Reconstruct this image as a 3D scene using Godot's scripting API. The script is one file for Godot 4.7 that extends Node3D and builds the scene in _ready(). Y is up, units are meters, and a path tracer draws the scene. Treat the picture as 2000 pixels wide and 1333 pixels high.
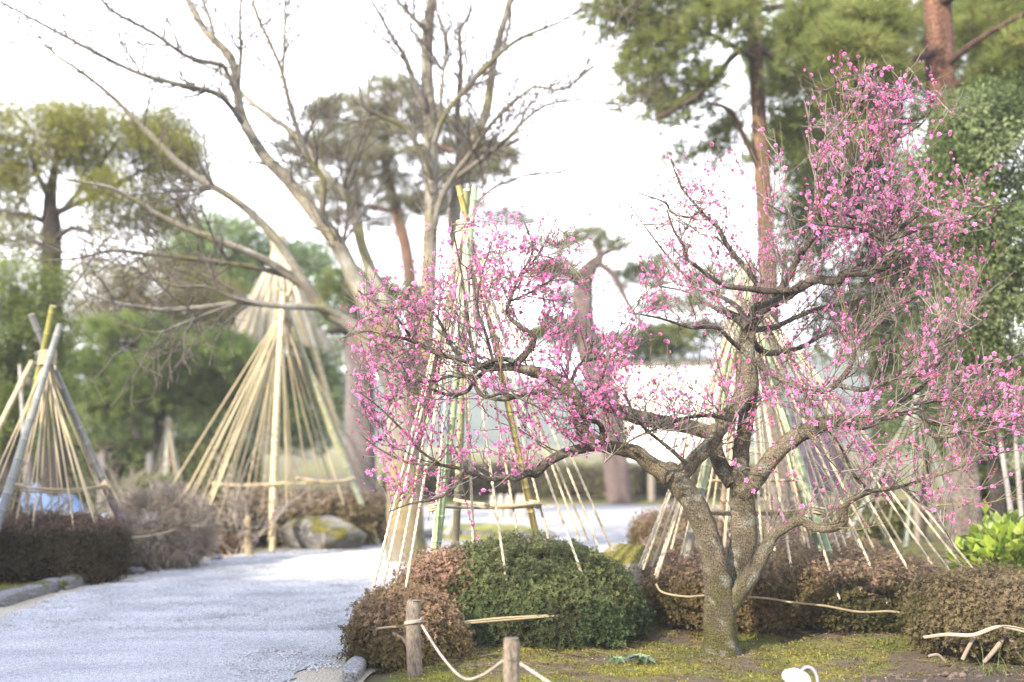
extends Node3D
# A winter garden: a pink plum tree in flower, bamboo and rope snow tents over clipped shrubs, a gravel path, a bare maple and pines.

const F := 2776.0        # focal length in photo pixels
const EYE := 1.5         # camera height in metres
const PITCH := 0.0678    # upward tilt of the camera

var nz := FastNoiseLite.new()
var nz2 := FastNoiseLite.new()
var rng := RandomNumberGenerator.new()
var M := {}
var T := {}
var shapes := {}
var taken := {}

# ---------------------------------------------------------------- measuring
func P(x: float, y: float, d: float) -> Vector3:      # the point D metres ahead that was measured at x, y of the photograph
	var vy := -(y - 666.5) / F
	var dy := vy * cos(PITCH) + sin(PITCH)
	var dz := vy * sin(PITCH) - cos(PITCH)
	var t := d / -dz
	return Vector3(t * (x - 1000.0) / F, EYE + t * dy, t * dz)

func G(x: float, y: float) -> Vector3:                 # the point of the ground there
	var vy := -(y - 666.5) / F
	var dy := vy * cos(PITCH) + sin(PITCH)
	var dz := vy * sin(PITCH) - cos(PITCH)
	var t := EYE / -dy
	return Vector3(t * (x - 1000.0) / F, 0.0, t * dz)

func R(a: float, b: float) -> float:
	return rng.randf_range(a, b)

func RV() -> Vector3:
	return Vector3(R(-1, 1), R(-1, 1), R(-1, 1))

# ---------------------------------------------------------------- meshes
class MB:
	var v := PackedVector3Array()
	var n := PackedVector3Array()
	var c := PackedColorArray()
	var i := PackedInt32Array()
	var nz: FastNoiseLite

	func tri(a: Vector3, b: Vector3, d: Vector3, col: Color, nn := Vector3.ZERO) -> void:
		var k := v.size()
		var q := (d - a).cross(b - a).normalized()
		if nn != Vector3.ZERO:
			if q.dot(nn) < 0.0:
				var t := b
				b = d
				d = t
			q = nn
		v.append(a); v.append(b); v.append(d)
		n.append(q); n.append(q); n.append(q)
		c.append(col); c.append(col); c.append(col)
		i.append(k); i.append(k + 1); i.append(k + 2)

	func quad(a: Vector3, b: Vector3, d: Vector3, e: Vector3, col: Color) -> void:
		tri(a, b, d, col)
		tri(a, d, e, col)

	# col is a Color or a Callable(position, share of the length) -> Color
	func tube(pts: PackedVector3Array, rad: PackedFloat32Array, sides: int, col, amp := 0.0, freq := 6.0, twist := 0.0) -> void:
		var m := pts.size()
		if m < 2:
			return
		var t := (pts[1] - pts[0]).normalized()
		var u := t.cross(Vector3(0.13, 0.31, 0.94)).normalized()
		var k0 := v.size()
		var call: bool = col is Callable
		var along := 0.0
		for k in m:
			var t2 := t
			if k == 0:
				t2 = (pts[1] - pts[0]).normalized()
			elif k == m - 1:
				t2 = (pts[k] - pts[k - 1]).normalized()
			else:
				t2 = (pts[k + 1] - pts[k - 1]).normalized()
			if k > 0:
				along += pts[k].distance_to(pts[k - 1])
			u = (u - t2 * u.dot(t2)).normalized()
			var w := t2.cross(u)
			t = t2
			for j in sides:
				var a := TAU * j / sides
				var dir := u * cos(a) + w * sin(a)
				var r := rad[k]
				if twist > 0.0:
					r *= 1.0 + 0.28 * sin(2.0 * a + along * twist)
				var p := pts[k] + dir * r
				if amp > 0.0:
					p = pts[k] + dir * r * (1.0 + amp * (nz.get_noise_3dv(p * freq * 10.0) + 0.6 * nz.get_noise_3dv(p * freq * 31.0)))
				v.append(p)
				n.append(dir)
				c.append(col.call(p, float(k) / (m - 1)) if call else col)
		for k in m - 1:
			for j in sides:
				var a := k0 + k * sides + j
				var b := k0 + k * sides + (j + 1) % sides
				i.append(a); i.append(a + sides); i.append(b)
				i.append(b); i.append(a + sides); i.append(b + sides)
		for e in 2:                                    # caps
			var kk := 0 if e == 0 else m - 1
			var ctr := v.size()
			var nn := (pts[0] - pts[1]).normalized() if e == 0 else (pts[m - 1] - pts[m - 2]).normalized()
			v.append(pts[kk]); n.append(nn)
			c.append(col.call(pts[kk], float(e)) if call else col)
			for j in sides:
				v.append(v[k0 + kk * sides + j]); n.append(nn); c.append(c[k0 + kk * sides + j])
			for j in sides:
				var a := ctr + 1 + j
				var b := ctr + 1 + (j + 1) % sides
				i.append(ctr)
				if e == 0:
					i.append(a); i.append(b)
				else:
					i.append(b); i.append(a)

	func box(lo: Vector3, hi: Vector3, col: Color) -> void:
		var p := []
		for k in 8:
			p.append(Vector3(hi.x if k & 1 else lo.x, hi.y if k & 2 else lo.y, hi.z if k & 4 else lo.z))
		for f in [[0, 2, 3, 1], [5, 7, 6, 4], [4, 6, 2, 0], [1, 3, 7, 5], [2, 6, 7, 3], [4, 0, 1, 5]]:
			quad(p[f[0]], p[f[3]], p[f[2]], p[f[1]], col)

	# a leaf of four triangles folded along its middle, from a along dir; side is its width direction
	func leaf(a: Vector3, dir: Vector3, side: Vector3, up: Vector3, length: float, width: float, fold: float, droop: float, col: Color, col2: Color) -> void:
		var k := v.size()
		if dir.cross(side).dot(up) < 0.0:
			side = -side
		var mid := a + dir * length * 0.5 + up * droop * 0.3
		var tip := a + dir * length - up * droop
		var l := mid + side * width * 0.5 + up * fold
		var r := mid - side * width * 0.5 + up * fold
		for p in [a, l, tip, r, mid]:
			v.append(p)
		var nl := (up - side * fold / maxf(width, 0.001)).normalized()
		var nr := (up + side * fold / maxf(width, 0.001)).normalized()
		n.append(up); n.append(nl); n.append(up); n.append(nr); n.append(up)
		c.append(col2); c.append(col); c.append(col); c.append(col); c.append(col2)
		for f in [0, 1, 4, 1, 2, 4, 4, 2, 3, 0, 4, 3]:
			i.append(k + f)

	# a closed lump: unit sphere pushed through shape(dir) -> Vector3
	func lump(shape: Callable, rings: int, segs: int, col) -> void:
		var k0 := v.size()
		var call: bool = col is Callable
		for a in rings + 1:
			var th := PI * a / rings
			for b in segs:
				var ph := TAU * b / segs
				var p: Vector3 = shape.call(Vector3(sin(th) * cos(ph), cos(th), sin(th) * sin(ph)))
				v.append(p)
				c.append(col.call(p) if call else col)
				n.append(Vector3.ZERO)
		var first := i.size()
		for a in rings:
			for b in segs:
				var q := k0 + a * segs + b
				var q2 := k0 + a * segs + (b + 1) % segs
				i.append(q); i.append(q + segs); i.append(q2)
				i.append(q2); i.append(q + segs); i.append(q2 + segs)
		for f in range(first, i.size(), 3):
			var nn := (v[i[f + 2]] - v[i[f]]).cross(v[i[f + 1]] - v[i[f]])
			for e in 3:
				n[i[f + e]] += nn
		for k in range(k0, v.size()):
			n[k] = n[k].normalized() if n[k].length() > 0.0 else Vector3.UP
		for b in segs:                                 # the poles share one normal
			n[k0 + b] = Vector3.UP
			n[k0 + rings * segs + b] = Vector3.DOWN

	func mesh(m: Material) -> ArrayMesh:
		var a := []
		a.resize(Mesh.ARRAY_MAX)
		a[Mesh.ARRAY_VERTEX] = v
		a[Mesh.ARRAY_NORMAL] = n
		a[Mesh.ARRAY_COLOR] = c
		a[Mesh.ARRAY_INDEX] = i
		var out := ArrayMesh.new()
		out.add_surface_from_arrays(Mesh.PRIMITIVE_TRIANGLES, a)
		out.surface_set_material(0, m)
		return out

func mb() -> MB:
	var b := MB.new()
	b.nz = nz
	return b

func spline(pts: Array, rad: Array, sub: int) -> Array:
	var op := PackedVector3Array()
	var orr := PackedFloat32Array()
	var m := pts.size()
	for k in m - 1:
		var p0: Vector3 = pts[maxi(k - 1, 0)]
		var p1: Vector3 = pts[k]
		var p2: Vector3 = pts[k + 1]
		var p3: Vector3 = pts[mini(k + 2, m - 1)]
		for s in sub:
			var t := float(s) / sub
			op.append(0.5 * (2.0 * p1 + (p2 - p0) * t + (2.0 * p0 - 5.0 * p1 + 4.0 * p2 - p3) * t * t + (3.0 * p1 - p0 - 3.0 * p2 + p3) * t * t * t))
			orr.append(lerpf(rad[k], rad[k + 1], t))
	op.append(pts[m - 1])
	orr.append(rad[m - 1])
	return [op, orr]

# a limb measured in the photograph: a list of [x, y, half width] between two distances
func limb(list: Array, d0: float, d1: float, sub := 4) -> Array:
	var pts := []
	var rad := []
	for k in list.size():
		var d := lerpf(d0, d1, float(k) / maxi(list.size() - 1, 1))
		pts.append(P(list[k][0], list[k][1], d))
		rad.append(list[k][2] * d / F)
	return spline(pts, rad, sub)

func grow(p: Vector3, dir: Vector3, length: float, bend: float, up: float, segs: int) -> PackedVector3Array:
	var out := PackedVector3Array([p])
	var d := dir.normalized()
	for k in segs:
		d = (d + RV() * bend + Vector3(0, up, 0)).normalized()
		p += d * length / segs
		out.append(p)
	return out

func taper(r0: float, r1: float, m: int) -> PackedFloat32Array:
	var out := PackedFloat32Array()
	for k in m:
		out.append(lerpf(r0, r1, float(k) / (m - 1)))
	return out

# ---------------------------------------------------------------- things and parts
func free_name(called: String) -> String:
	taken[called] = taken.get(called, 0) + 1
	return called if taken[called] == 1 else "%s_%03d" % [called, taken[called] - 1]

func tag(o: Node, label: String, category: String, group := "", kind := "") -> void:
	if label: o.set_meta("label", label)
	if category: o.set_meta("category", category)
	if group: o.set_meta("group", group)
	if kind: o.set_meta("kind", kind)

func thing(called: String, label: String, category: String, at: Vector3, group := "") -> Node3D:
	var o := Node3D.new()
	o.name = free_name(called)
	add_child(o, true)
	o.position = at
	tag(o, label, category, group)
	return o

func origin_of(o: Node3D) -> Vector3:
	var p := Vector3.ZERO
	while o != self:
		p += o.position
		o = o.get_parent()
	return p

# shapes are measured in the place; a part is set back by where its thing stands
func part(called: String, b, m: Material, parent: Node3D) -> MeshInstance3D:
	var o := MeshInstance3D.new()
	o.name = called
	o.mesh = b.mesh(m) if b is MB else b
	parent.add_child(o, true)
	if parent != self:
		o.position = -origin_of(parent)
	return o

func single(called: String, b: MB, m: Material, label: String, category: String, at: Vector3, group := "") -> MeshInstance3D:
	var o := MeshInstance3D.new()
	o.name = free_name(called)
	for k in b.v.size():
		b.v[k] -= at
	o.mesh = b.mesh(m)
	o.position = at
	add_child(o, true)
	tag(o, label, category, group)
	return o

func setting(called: String, b: MB, m: Material, kind := "structure") -> MeshInstance3D:
	var o := part(free_name(called), b, m, self)
	o.set_meta("kind", kind)
	return o

func copies(called: String, shape: Mesh, where: Array, colors: Array, parent: Node3D, kind := "stuff") -> MultiMeshInstance3D:
	var mm := MultiMesh.new()
	mm.transform_format = MultiMesh.TRANSFORM_3D
	mm.use_colors = true
	mm.mesh = shape
	mm.instance_count = where.size()
	for k in where.size():
		mm.set_instance_transform(k, where[k])
		mm.set_instance_color(k, colors[k])
	var o := MultiMeshInstance3D.new()
	o.name = called
	o.multimesh = mm
	parent.add_child(o, true)
	if parent != self:
		o.position = -origin_of(parent)
	o.set_meta("kind", kind)
	return o

func facing(nrm: Vector3, scale: float) -> Basis:      # y along nrm, turned at random about it
	var y := nrm.normalized()
	var x := y.cross(Vector3(R(-1, 1), R(-1, 1), R(-1, 1)) + Vector3(0.01, 0.02, 0.03)).normalized()
	return Basis(x * scale, y * scale, x.cross(y) * scale)

# ---------------------------------------------------------------- materials
func noise_tex(freq: float, ramp: Array, size := 512, oct := 4, type := FastNoiseLite.TYPE_SIMPLEX_SMOOTH, sd := 1) -> NoiseTexture2D:
	var f := FastNoiseLite.new()
	f.noise_type = type
	f.frequency = freq
	f.fractal_octaves = oct
	f.seed = sd
	var t := NoiseTexture2D.new()
	t.width = size
	t.height = size
	t.seamless = true
	t.noise = f
	if ramp.size():
		var g := Gradient.new()
		var o := PackedFloat32Array()
		var c := PackedColorArray()
		for e in ramp:
			o.append(e[0])
			c.append(e[1])
		g.offsets = o
		g.colors = c
		t.color_ramp = g
	return t

func grey(a: float) -> Color:
	return Color(a, a, a)

func mat(tex, rough: float, scale: Vector3, bump = null, bump_cm := 0.0, world := false) -> StandardMaterial3D:
	var m := StandardMaterial3D.new()
	m.vertex_color_use_as_albedo = true
	m.roughness = rough
	m.metallic_specular = 0.35
	if tex or bump:
		m.uv1_triplanar = true
		m.uv1_world_triplanar = world
		m.uv1_scale = scale
	if tex:
		m.albedo_texture = tex
	if bump:
		m.heightmap_enabled = true
		m.heightmap_texture = bump
		m.heightmap_scale = bump_cm
	return m

func leafy(rough: float, through: float) -> StandardMaterial3D:
	var m := StandardMaterial3D.new()
	m.vertex_color_use_as_albedo = true
	m.roughness = rough
	m.metallic_specular = 0.22 if rough > 0.4 else 0.38
	m.cull_mode = BaseMaterial3D.CULL_DISABLED
	m.backlight_enabled = true
	m.backlight = Color(through, through, through).linear_to_srgb()
	return m

func make_materials() -> void:
	T.soft = noise_tex(0.02, [[0.0, grey(0.72)], [0.5, grey(0.9)], [1.0, grey(1.0)]])
	T.fine = noise_tex(0.06, [[0.0, grey(0.45)], [0.45, grey(0.8)], [1.0, grey(1.0)]], 512, 5)
	T.bark = noise_tex(0.035, [[0.0, grey(0.34)], [0.4, grey(0.68)], [0.7, grey(0.9)], [1.0, grey(1.0)]], 512, 5)
	T.bumps = noise_tex(0.05, [], 512, 5, FastNoiseLite.TYPE_SIMPLEX_SMOOTH, 5)
	T.cells = noise_tex(0.08, [], 512, 2, FastNoiseLite.TYPE_CELLULAR, 7)
	M.bark = mat(T.bark, 0.95, Vector3(5, 2.4, 5), T.bumps, 4.0)
	M.thin = mat(T.fine, 0.9, Vector3(5, 5, 5))
	M.pale_bark = mat(T.soft, 0.9, Vector3(2, 1, 2), T.bumps, 1.2)
	M.pine_bark = mat(T.bark, 0.95, Vector3(2.2, 0.9, 2.2), T.cells, 3.5)
	M.bamboo = mat(T.soft, 0.42, Vector3(3, 0.7, 3))
	M.rope = mat(T.fine, 0.9, Vector3(14, 14, 14))
	M.straw = mat(T.fine, 0.85, Vector3(30, 2.5, 30), T.bumps, 0.6)
	M.stone = mat(T.bark, 0.9, Vector3(2.4, 2.4, 2.4), T.bumps, 2.0)
	M.wood = mat(T.bark, 0.9, Vector3(14, 1.2, 14), T.bumps, 0.6)
	M.leaf = leafy(0.6, 1.0)
	M.needle = leafy(0.7, 1.0)
	M.glossy = leafy(0.32, 0.6)
	M.petal = leafy(0.6, 0.9)
	M.core = mat(T.fine, 1.0, Vector3(4, 4, 4))
	M.plaster = mat(T.soft, 0.9, Vector3(0.5, 0.5, 0.5))
	M.metal = mat(null, 0.35, Vector3.ONE)
	M.sheet = mat(T.soft, 0.45, Vector3(1, 1, 1), T.bumps, 3.0)

# ---------------------------------------------------------------- leaf clumps that shrubs and crowns are made of
func whorl_clump(radius: float, whorls: int, leaf_l: float, leaf_w: float, thick: float) -> ArrayMesh:
	var b := mb()
	for w in whorls:
		var a := R(0, TAU)
		var q := sqrt(R(0, 1)) * radius
		var at := Vector3(cos(a) * q, R(-thick, thick), sin(a) * q)
		var up := (Vector3.UP + RV() * 0.55).normalized()
		var side := up.cross(RV()).normalized()
		var tone := R(0.7, 1.15)
		for k in 6:
			var dir := side.rotated(up, TAU * k / 6 + R(-0.3, 0.3))
			var d2 := (dir + up * R(0.2, 0.9)).normalized()
			var sd := up.cross(dir).normalized()
			var col := grey(tone * R(0.8, 1.1))
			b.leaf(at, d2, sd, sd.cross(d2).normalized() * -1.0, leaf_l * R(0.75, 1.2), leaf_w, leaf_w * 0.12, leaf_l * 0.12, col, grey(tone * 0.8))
	return b.mesh(M.leaf)

func twig_clump(radius: float, count: int) -> ArrayMesh:    # fine bare twigs with a few dry leaves
	var b := mb()
	for k in count:
		var p := Vector3(R(-1, 1), R(-0.6, 0.1), R(-1, 1)) * radius * 0.7
		var pts := grow(p, Vector3(R(-0.8, 0.8), 1, R(-0.8, 0.8)), radius * R(0.8, 1.6), 0.4, 0.05, 3)
		b.tube(pts, taper(0.0035, 0.0016, 4), 3, grey(R(0.7, 1.1)))
		for j in 3:
			var q := pts[2].lerp(pts[3], R(0, 1))
			var d := (RV() + Vector3.UP * 0.4).normalized()
			b.leaf(q, d, d.cross(RV()).normalized(), RV().normalized(), R(0.014, 0.026), 0.009, 0.001, 0.003, grey(R(0.8, 1.25)), grey(0.8))
	return b.mesh(M.leaf)

func broad_clump(radius: float, leaves: int, leaf_l: float, leaf_w: float, flat := 0.7) -> ArrayMesh:
	var b := mb()
	for k in leaves:
		var at := RV() * radius * Vector3(1, flat, 1)
		if at.length() > radius:
			at *= 0.6
		var dir := (at.normalized() + RV() * 0.7 + Vector3(0, -0.1, 0)).normalized()
		var up := (Vector3.UP * 1.1 + RV() * 0.8).normalized()
		var side := dir.cross(up).normalized()
		var tone := R(0.65, 1.2)
		b.leaf(at, dir, side, side.cross(dir).normalized(), leaf_l * R(0.7, 1.2), leaf_w, leaf_w * 0.15, leaf_l * 0.15, grey(tone), grey(tone * 0.85))
	return b.mesh(M.leaf)

func needle_clump(radius: float, tufts: int, needles: int, length: float, width: float) -> ArrayMesh:
	var b := mb()
	for k in tufts:
		var at := RV() * radius * Vector3(1, 0.4, 1)
		var axis := (at.normalized() * Vector3(1, 0.3, 1) + Vector3.UP * R(0.2, 0.9) + RV() * 0.4).normalized()
		var tone := R(0.7, 1.2)
		for j in needles:
			var d := (axis + RV() * 0.75).normalized()
			var s := d.cross(RV()).normalized() * width
			var st := at + axis * R(-0.06, 0.06)
			b.tri(st - s, st + d * length * R(0.7, 1.1), st + s, grey(tone * R(0.85, 1.1)), (d.cross(s).normalized() + Vector3.UP * 0.3).normalized())
		var e := at - axis * length * 1.2
		b.tri(e, at + Vector3(width, 0, 0), at - Vector3(width, 0, 0), Color(1.0, 0.6, 0.5))
	return b.mesh(M.needle)

func make_shapes() -> void:
	shapes.mound = [whorl_clump(0.10, 12, 0.024, 0.0085, 0.03), whorl_clump(0.10, 12, 0.027, 0.0095, 0.03)]
	shapes.azalea = [whorl_clump(0.13, 15, 0.024, 0.009, 0.045), whorl_clump(0.13, 15, 0.021, 0.0085, 0.05)]
	shapes.far_azalea = [whorl_clump(0.20, 12, 0.045, 0.02, 0.07)]
	shapes.twigs = [twig_clump(0.12, 14), twig_clump(0.13, 14)]
	shapes.broad = [broad_clump(0.42, 46, 0.12, 0.05), broad_clump(0.42, 46, 0.10, 0.045)]
	shapes.fine_broad = [broad_clump(0.32, 60, 0.07, 0.03), broad_clump(0.32, 60, 0.08, 0.032)]
	shapes.needle = [needle_clump(0.30, 7, 26, 0.17, 0.0045), needle_clump(0.34, 7, 26, 0.15, 0.0045)]

func scatter(called: String, list: Array, spots: Array, nrm: Array, s0: float, s1: float, tones: Array, parent: Node3D) -> void:
	for k in list.size():
		var where := []
		var cols := []
		for j in range(k, spots.size(), list.size()):
			var p: Vector3 = spots[j]
			where.append(Transform3D(facing(nrm[j], R(s0, s1)), p))
			var f := clampf(0.5 + 0.75 * nz2.get_noise_3dv(p * 9.0) + R(-0.28, 0.28), 0.0, 0.999) * (tones.size() - 1)
			var q: Color = tones[int(f)].lerp(tones[int(f) + 1], f - int(f))
			cols.append(q * R(0.85, 1.15))
		if where.size():
			copies(called, list[k], where, cols, parent)

# a clipped shrub: foliage laid over an uneven rounded body, with bare stems below
func shrub_point(dir: Vector3, half: Vector3, power: float) -> Vector3:
	var q := pow(pow(absf(dir.x), power) + pow(absf(dir.y), power) + pow(absf(dir.z), power), -1.0 / power)
	return dir * q * half

func shrub(called: String, label: String, category: String, base: Vector3, half: Vector3, power: float, count: int, list: Array, tones: Array, opts := {}) -> Node3D:
	var o := thing(called, label, category, base, opts.get("group", ""))
	o.rotation.y = 0.0
	var turn: float = opts.get("turn", 0.0)
	var rough: float = opts.get("rough", 0.1)
	var skirt: float = opts.get("skirt", 0.12)
	var holes: float = opts.get("holes", 0.26)
	var lift := half.y * opts.get("sit", 0.1) as float
	var spots := []
	var nrm := []
	var tops := []
	while spots.size() < count:
		var d := RV()
		if d.length() > 1.0 or d.length() < 0.05:
			continue
		d = d.normalized()
		var p := shrub_point(d, half, power)
		# even cover of a long body
		if rng.randf() > clampf((Vector3(p.x, p.y, p.z).length() / maxf(half.x, half.z)) + 0.35, 0.0, 1.0):
			continue
		p.y += half.y - lift
		if nz2.get_noise_3dv((p + base) * 62.0) > holes:
			continue
		if p.y < skirt * (1.0 + nz.get_noise_2d(p.x * 60.0, p.z * 60.0) * 1.3):
			continue
		var g := Vector3(signf(d.x) * pow(absf(p.x / half.x), power - 1.0) / half.x, 0.0, signf(d.z) * pow(absf(p.z / half.z), power - 1.0) / half.z)
		var yy := (p.y - half.y + lift) / half.y
		g.y = signf(yy) * pow(absf(yy), power - 1.0) / half.y
		g = g.normalized()
		p += g * (rough * half.y * (nz.get_noise_3dv((p + base) * 26.0) * 2.0 + nz.get_noise_3dv((p + base) * 85.0)) + R(-0.10, 0.015))
		spots.append(base + p.rotated(Vector3.UP, turn))
		nrm.append((g.rotated(Vector3.UP, turn) + RV() * 0.45).normalized())
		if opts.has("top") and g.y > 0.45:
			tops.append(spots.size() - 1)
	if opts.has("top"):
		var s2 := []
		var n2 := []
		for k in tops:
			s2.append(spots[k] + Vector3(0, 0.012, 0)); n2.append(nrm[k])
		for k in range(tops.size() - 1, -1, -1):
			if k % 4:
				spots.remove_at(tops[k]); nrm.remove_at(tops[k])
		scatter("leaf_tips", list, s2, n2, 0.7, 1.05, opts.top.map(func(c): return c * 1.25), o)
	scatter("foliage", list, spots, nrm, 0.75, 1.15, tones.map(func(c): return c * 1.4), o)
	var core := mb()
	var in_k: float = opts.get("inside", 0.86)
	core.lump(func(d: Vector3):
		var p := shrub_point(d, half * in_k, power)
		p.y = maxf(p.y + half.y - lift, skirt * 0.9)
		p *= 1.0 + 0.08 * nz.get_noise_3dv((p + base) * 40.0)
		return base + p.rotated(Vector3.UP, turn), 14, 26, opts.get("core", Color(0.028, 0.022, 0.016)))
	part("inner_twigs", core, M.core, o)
	# stems
	var stems: int = opts.get("stems", 14)
	var st := mb()
	for k in stems:
		var a := R(0, TAU)
		var q := R(0.15, 0.75)
		var foot := base + (Vector3(cos(a) * half.x * q, -0.01, sin(a) * half.z * q)).rotated(Vector3.UP, turn)
		var lean := Vector3(cos(a) * half.x, 0, sin(a) * half.z).rotated(Vector3.UP, turn).normalized()
		for f in 3:
			var pts := grow(foot, Vector3.UP + lean * R(0.3, 1.5) + RV() * 0.4, (half.y - lift * 0.5) * R(0.7, 1.2), 0.24, 0.05, 7)
			st.tube(pts, taper(R(0.007, 0.013), 0.003, 8), 5, opts.get("stem", Color(0.10, 0.075, 0.055)) * R(0.8, 1.4))
	if stems:
		part("stems", st, M.thin, o).set_meta("kind", "stuff")
	# loose shoots that stick out of the clipped surface
	if opts.get("shoots", 0):
		var sh := mb()
		for k in opts.shoots:
			var j: int = rng.randi() % spots.size()
			var pts := grow(spots[j] - nrm[j] * 0.05, nrm[j] + RV() * 0.6, R(0.06, 0.16), 0.3, 0.05, 3)
			sh.tube(pts, taper(0.003, 0.0012, 4), 3, opts.get("stem", Color(0.10, 0.075, 0.055)) * R(1.0, 1.8))
		part("shoots", sh, M.thin, o).set_meta("kind", "stuff")
	return o

# ---------------------------------------------------------------- bamboo, straw and rope
const GREEN_BAMBOO := Color(0.23, 0.245, 0.13)
const BLUE_BAMBOO := Color(0.22, 0.245, 0.20)
const YELLOW_BAMBOO := Color(0.38, 0.33, 0.11)
const PURPLE_BAMBOO := Color(0.12, 0.085, 0.09)
const STRAW := Color(0.58, 0.47, 0.28)
const ROPE := Color(0.60, 0.50, 0.33)

func pole(parent: Node3D, a: Vector3, b: Vector3, r: float, col: Color, foot_col: Color, called := "bamboo_pole") -> void:
	var s := mb()
	var pts := PackedVector3Array()
	var rad := PackedFloat32Array()
	var shade := PackedFloat32Array()
	var length := a.distance_to(b)
	var at := 0.0
	var sag := (b - a).normalized().cross(RV()).normalized() * length * 0.006
	pts.append(a); rad.append(r * 0.8); shade.append(0.8)
	at = R(0.05, 0.2)
	while at < length - 0.05:
		for e in [[-0.02, 1.0, 1.0], [-0.006, 1.10, 1.5], [0.004, 1.12, 0.5], [0.014, 1.0, 0.85]]:
			var f: float = (at + e[0]) / length
			pts.append(a.lerp(b, f) + sag * sin(f * PI))
			rad.append(r * e[1] * lerpf(0.8, 1.1, f))
			shade.append(e[2])
		at += lerpf(0.24, 0.16, at / length) * R(0.9, 1.15)
	pts.append(b); rad.append(r * 1.1); shade.append(0.9)
	var m := pts.size()
	var sd := rng.randf() * 9.0
	s.tube(pts, rad, 10, func(p: Vector3, f: float):
		var k := int(round(f * (m - 1)))
		var c := col.lerp(foot_col, smoothstep(0.45, 0.95, f + 0.25 * nz.get_noise_1d(sd + f * 90.0)))
		return c * shade[k] * (0.9 + 0.25 * nz.get_noise_3dv(p * 60.0)))
	var o := part(called, s, M.bamboo, parent)
	var cut := mb()                                    # the hollow cut end
	var t := (a - b).normalized()
	var u := t.cross(Vector3(0.3, 0.2, 0.9)).normalized()
	for k in 12:
		var q0 := u.rotated(t, TAU * k / 12)
		var q1 := u.rotated(t, TAU * (k + 1) / 12)
		cut.quad(a + q0 * r * 0.8 + t * 0.002, a + q1 * r * 0.8 + t * 0.002, a + q1 * r * 0.5 + t * 0.002, a + q0 * r * 0.5 + t * 0.002, Color(0.62, 0.55, 0.36))
		cut.tri(a + t * -0.02, a + q0 * r * 0.5 + t * 0.002, a + q1 * r * 0.5 + t * 0.002, Color(0.16, 0.12, 0.07))
	part("cut_end", cut, M.core, o).position = Vector3.ZERO

func rope(parent: Node3D, a: Vector3, b: Vector3, r: float, col: Color, sag := 0.0, fine := false, called := "rope") -> void:
	var s := mb()
	var length := a.distance_to(b)
	var m := maxi(6, int(length / (0.013 if fine else 0.16)))
	var pts := PackedVector3Array()
	var sway := RV() * 0.012
	for k in m + 1:
		var f := float(k) / m
		pts.append(a.lerp(b, f) + (Vector3(0, -sag, 0) + sway) * 4.0 * f * (1.0 - f))
	var tone := R(0.82, 1.12)
	s.tube(pts, taper(r, r, m + 1), 6 if fine else 5, func(p: Vector3, _f: float): return col * tone * (0.95 + 0.3 * nz.get_noise_3dv(p * 130.0)), 0.0, 1.0, 120.0 if fine else 0.0)
	part(called, s, M.rope, parent)

func lashing(parent: Node3D, at: Vector3, axis: Vector3, r: float, turns: int, thick: float, col: Color) -> void:
	var s := mb()
	var t := axis.normalized()
	var u := t.cross(Vector3(0.3, 0.2, 0.9)).normalized()
	var pts := PackedVector3Array()
	for k in turns * 14 + 1:
		var f := float(k) / 14.0
		pts.append(at + u.rotated(t, TAU * f) * r * (1.0 + 0.06 * sin(f * 5.0)) + t * (f / turns - 0.5) * thick * 2.0 * turns)
	for e in 3:                                        # loose ends
		var pe := grow(at + u.rotated(t, R(0, TAU)) * r, RV() * 0.6 + Vector3(0, -0.3, 0), 0.16, 0.5, -0.2, 5)
		s.tube(pe, taper(thick * 0.6, thick * 0.4, 6), 5, col)
	s.tube(pts, taper(thick, thick, pts.size()), 6, func(p: Vector3, _f: float): return col * (0.9 + 0.3 * nz.get_noise_3dv(p * 150.0)))
	part("lashing", s, M.rope, parent)

# a hoop of split bamboo tied round the poles
func hoop(parent: Node3D, list: Array, r: float, col: Color, called := "hoop") -> void:
	var rad := []
	for p in list:
		rad.append(r)
	var q := spline(list, rad, 6)
	var s := mb()
	s.tube(q[0], q[1], 6, func(p: Vector3, _f: float): return col * (0.95 + 0.25 * nz.get_noise_3dv(p * 70.0)))
	part(called, s, M.straw, parent)

# ---------------------------------------------------------------- trees
func bark_paint(base: Color, moss: Color, lichen: Color, moss_top: float, lichen_share: float, much := 0.35) -> Callable:
	return func(p: Vector3, _f: float):
		var a := nz.get_noise_3dv(p * 22.0)
		var b := nz2.get_noise_3dv(p * 30.0 + Vector3(50, 0, 0))
		var c := base * (1.0 + 0.9 * a + 0.7 * nz.get_noise_3dv(p * 140.0 * Vector3(1, 0.35, 1)))
		var up := clampf(1.0 - p.y / moss_top, 0.0, 1.0)
		c = c.lerp(moss, clampf((b + up * 1.1 - 0.32) * 2.2, 0.0, 0.85) * (1.0 if up > 0.0 else much))
		var l := nz2.get_noise_3dv(p * 60.0 + Vector3(0, 90, 0)) + 0.35 * nz.get_noise_3dv(p * 240.0)
		if l > lichen_share:
			c = c.lerp(lichen, clampf((l - lichen_share) * 6.0, 0.0, 0.9))
		return c

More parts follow.
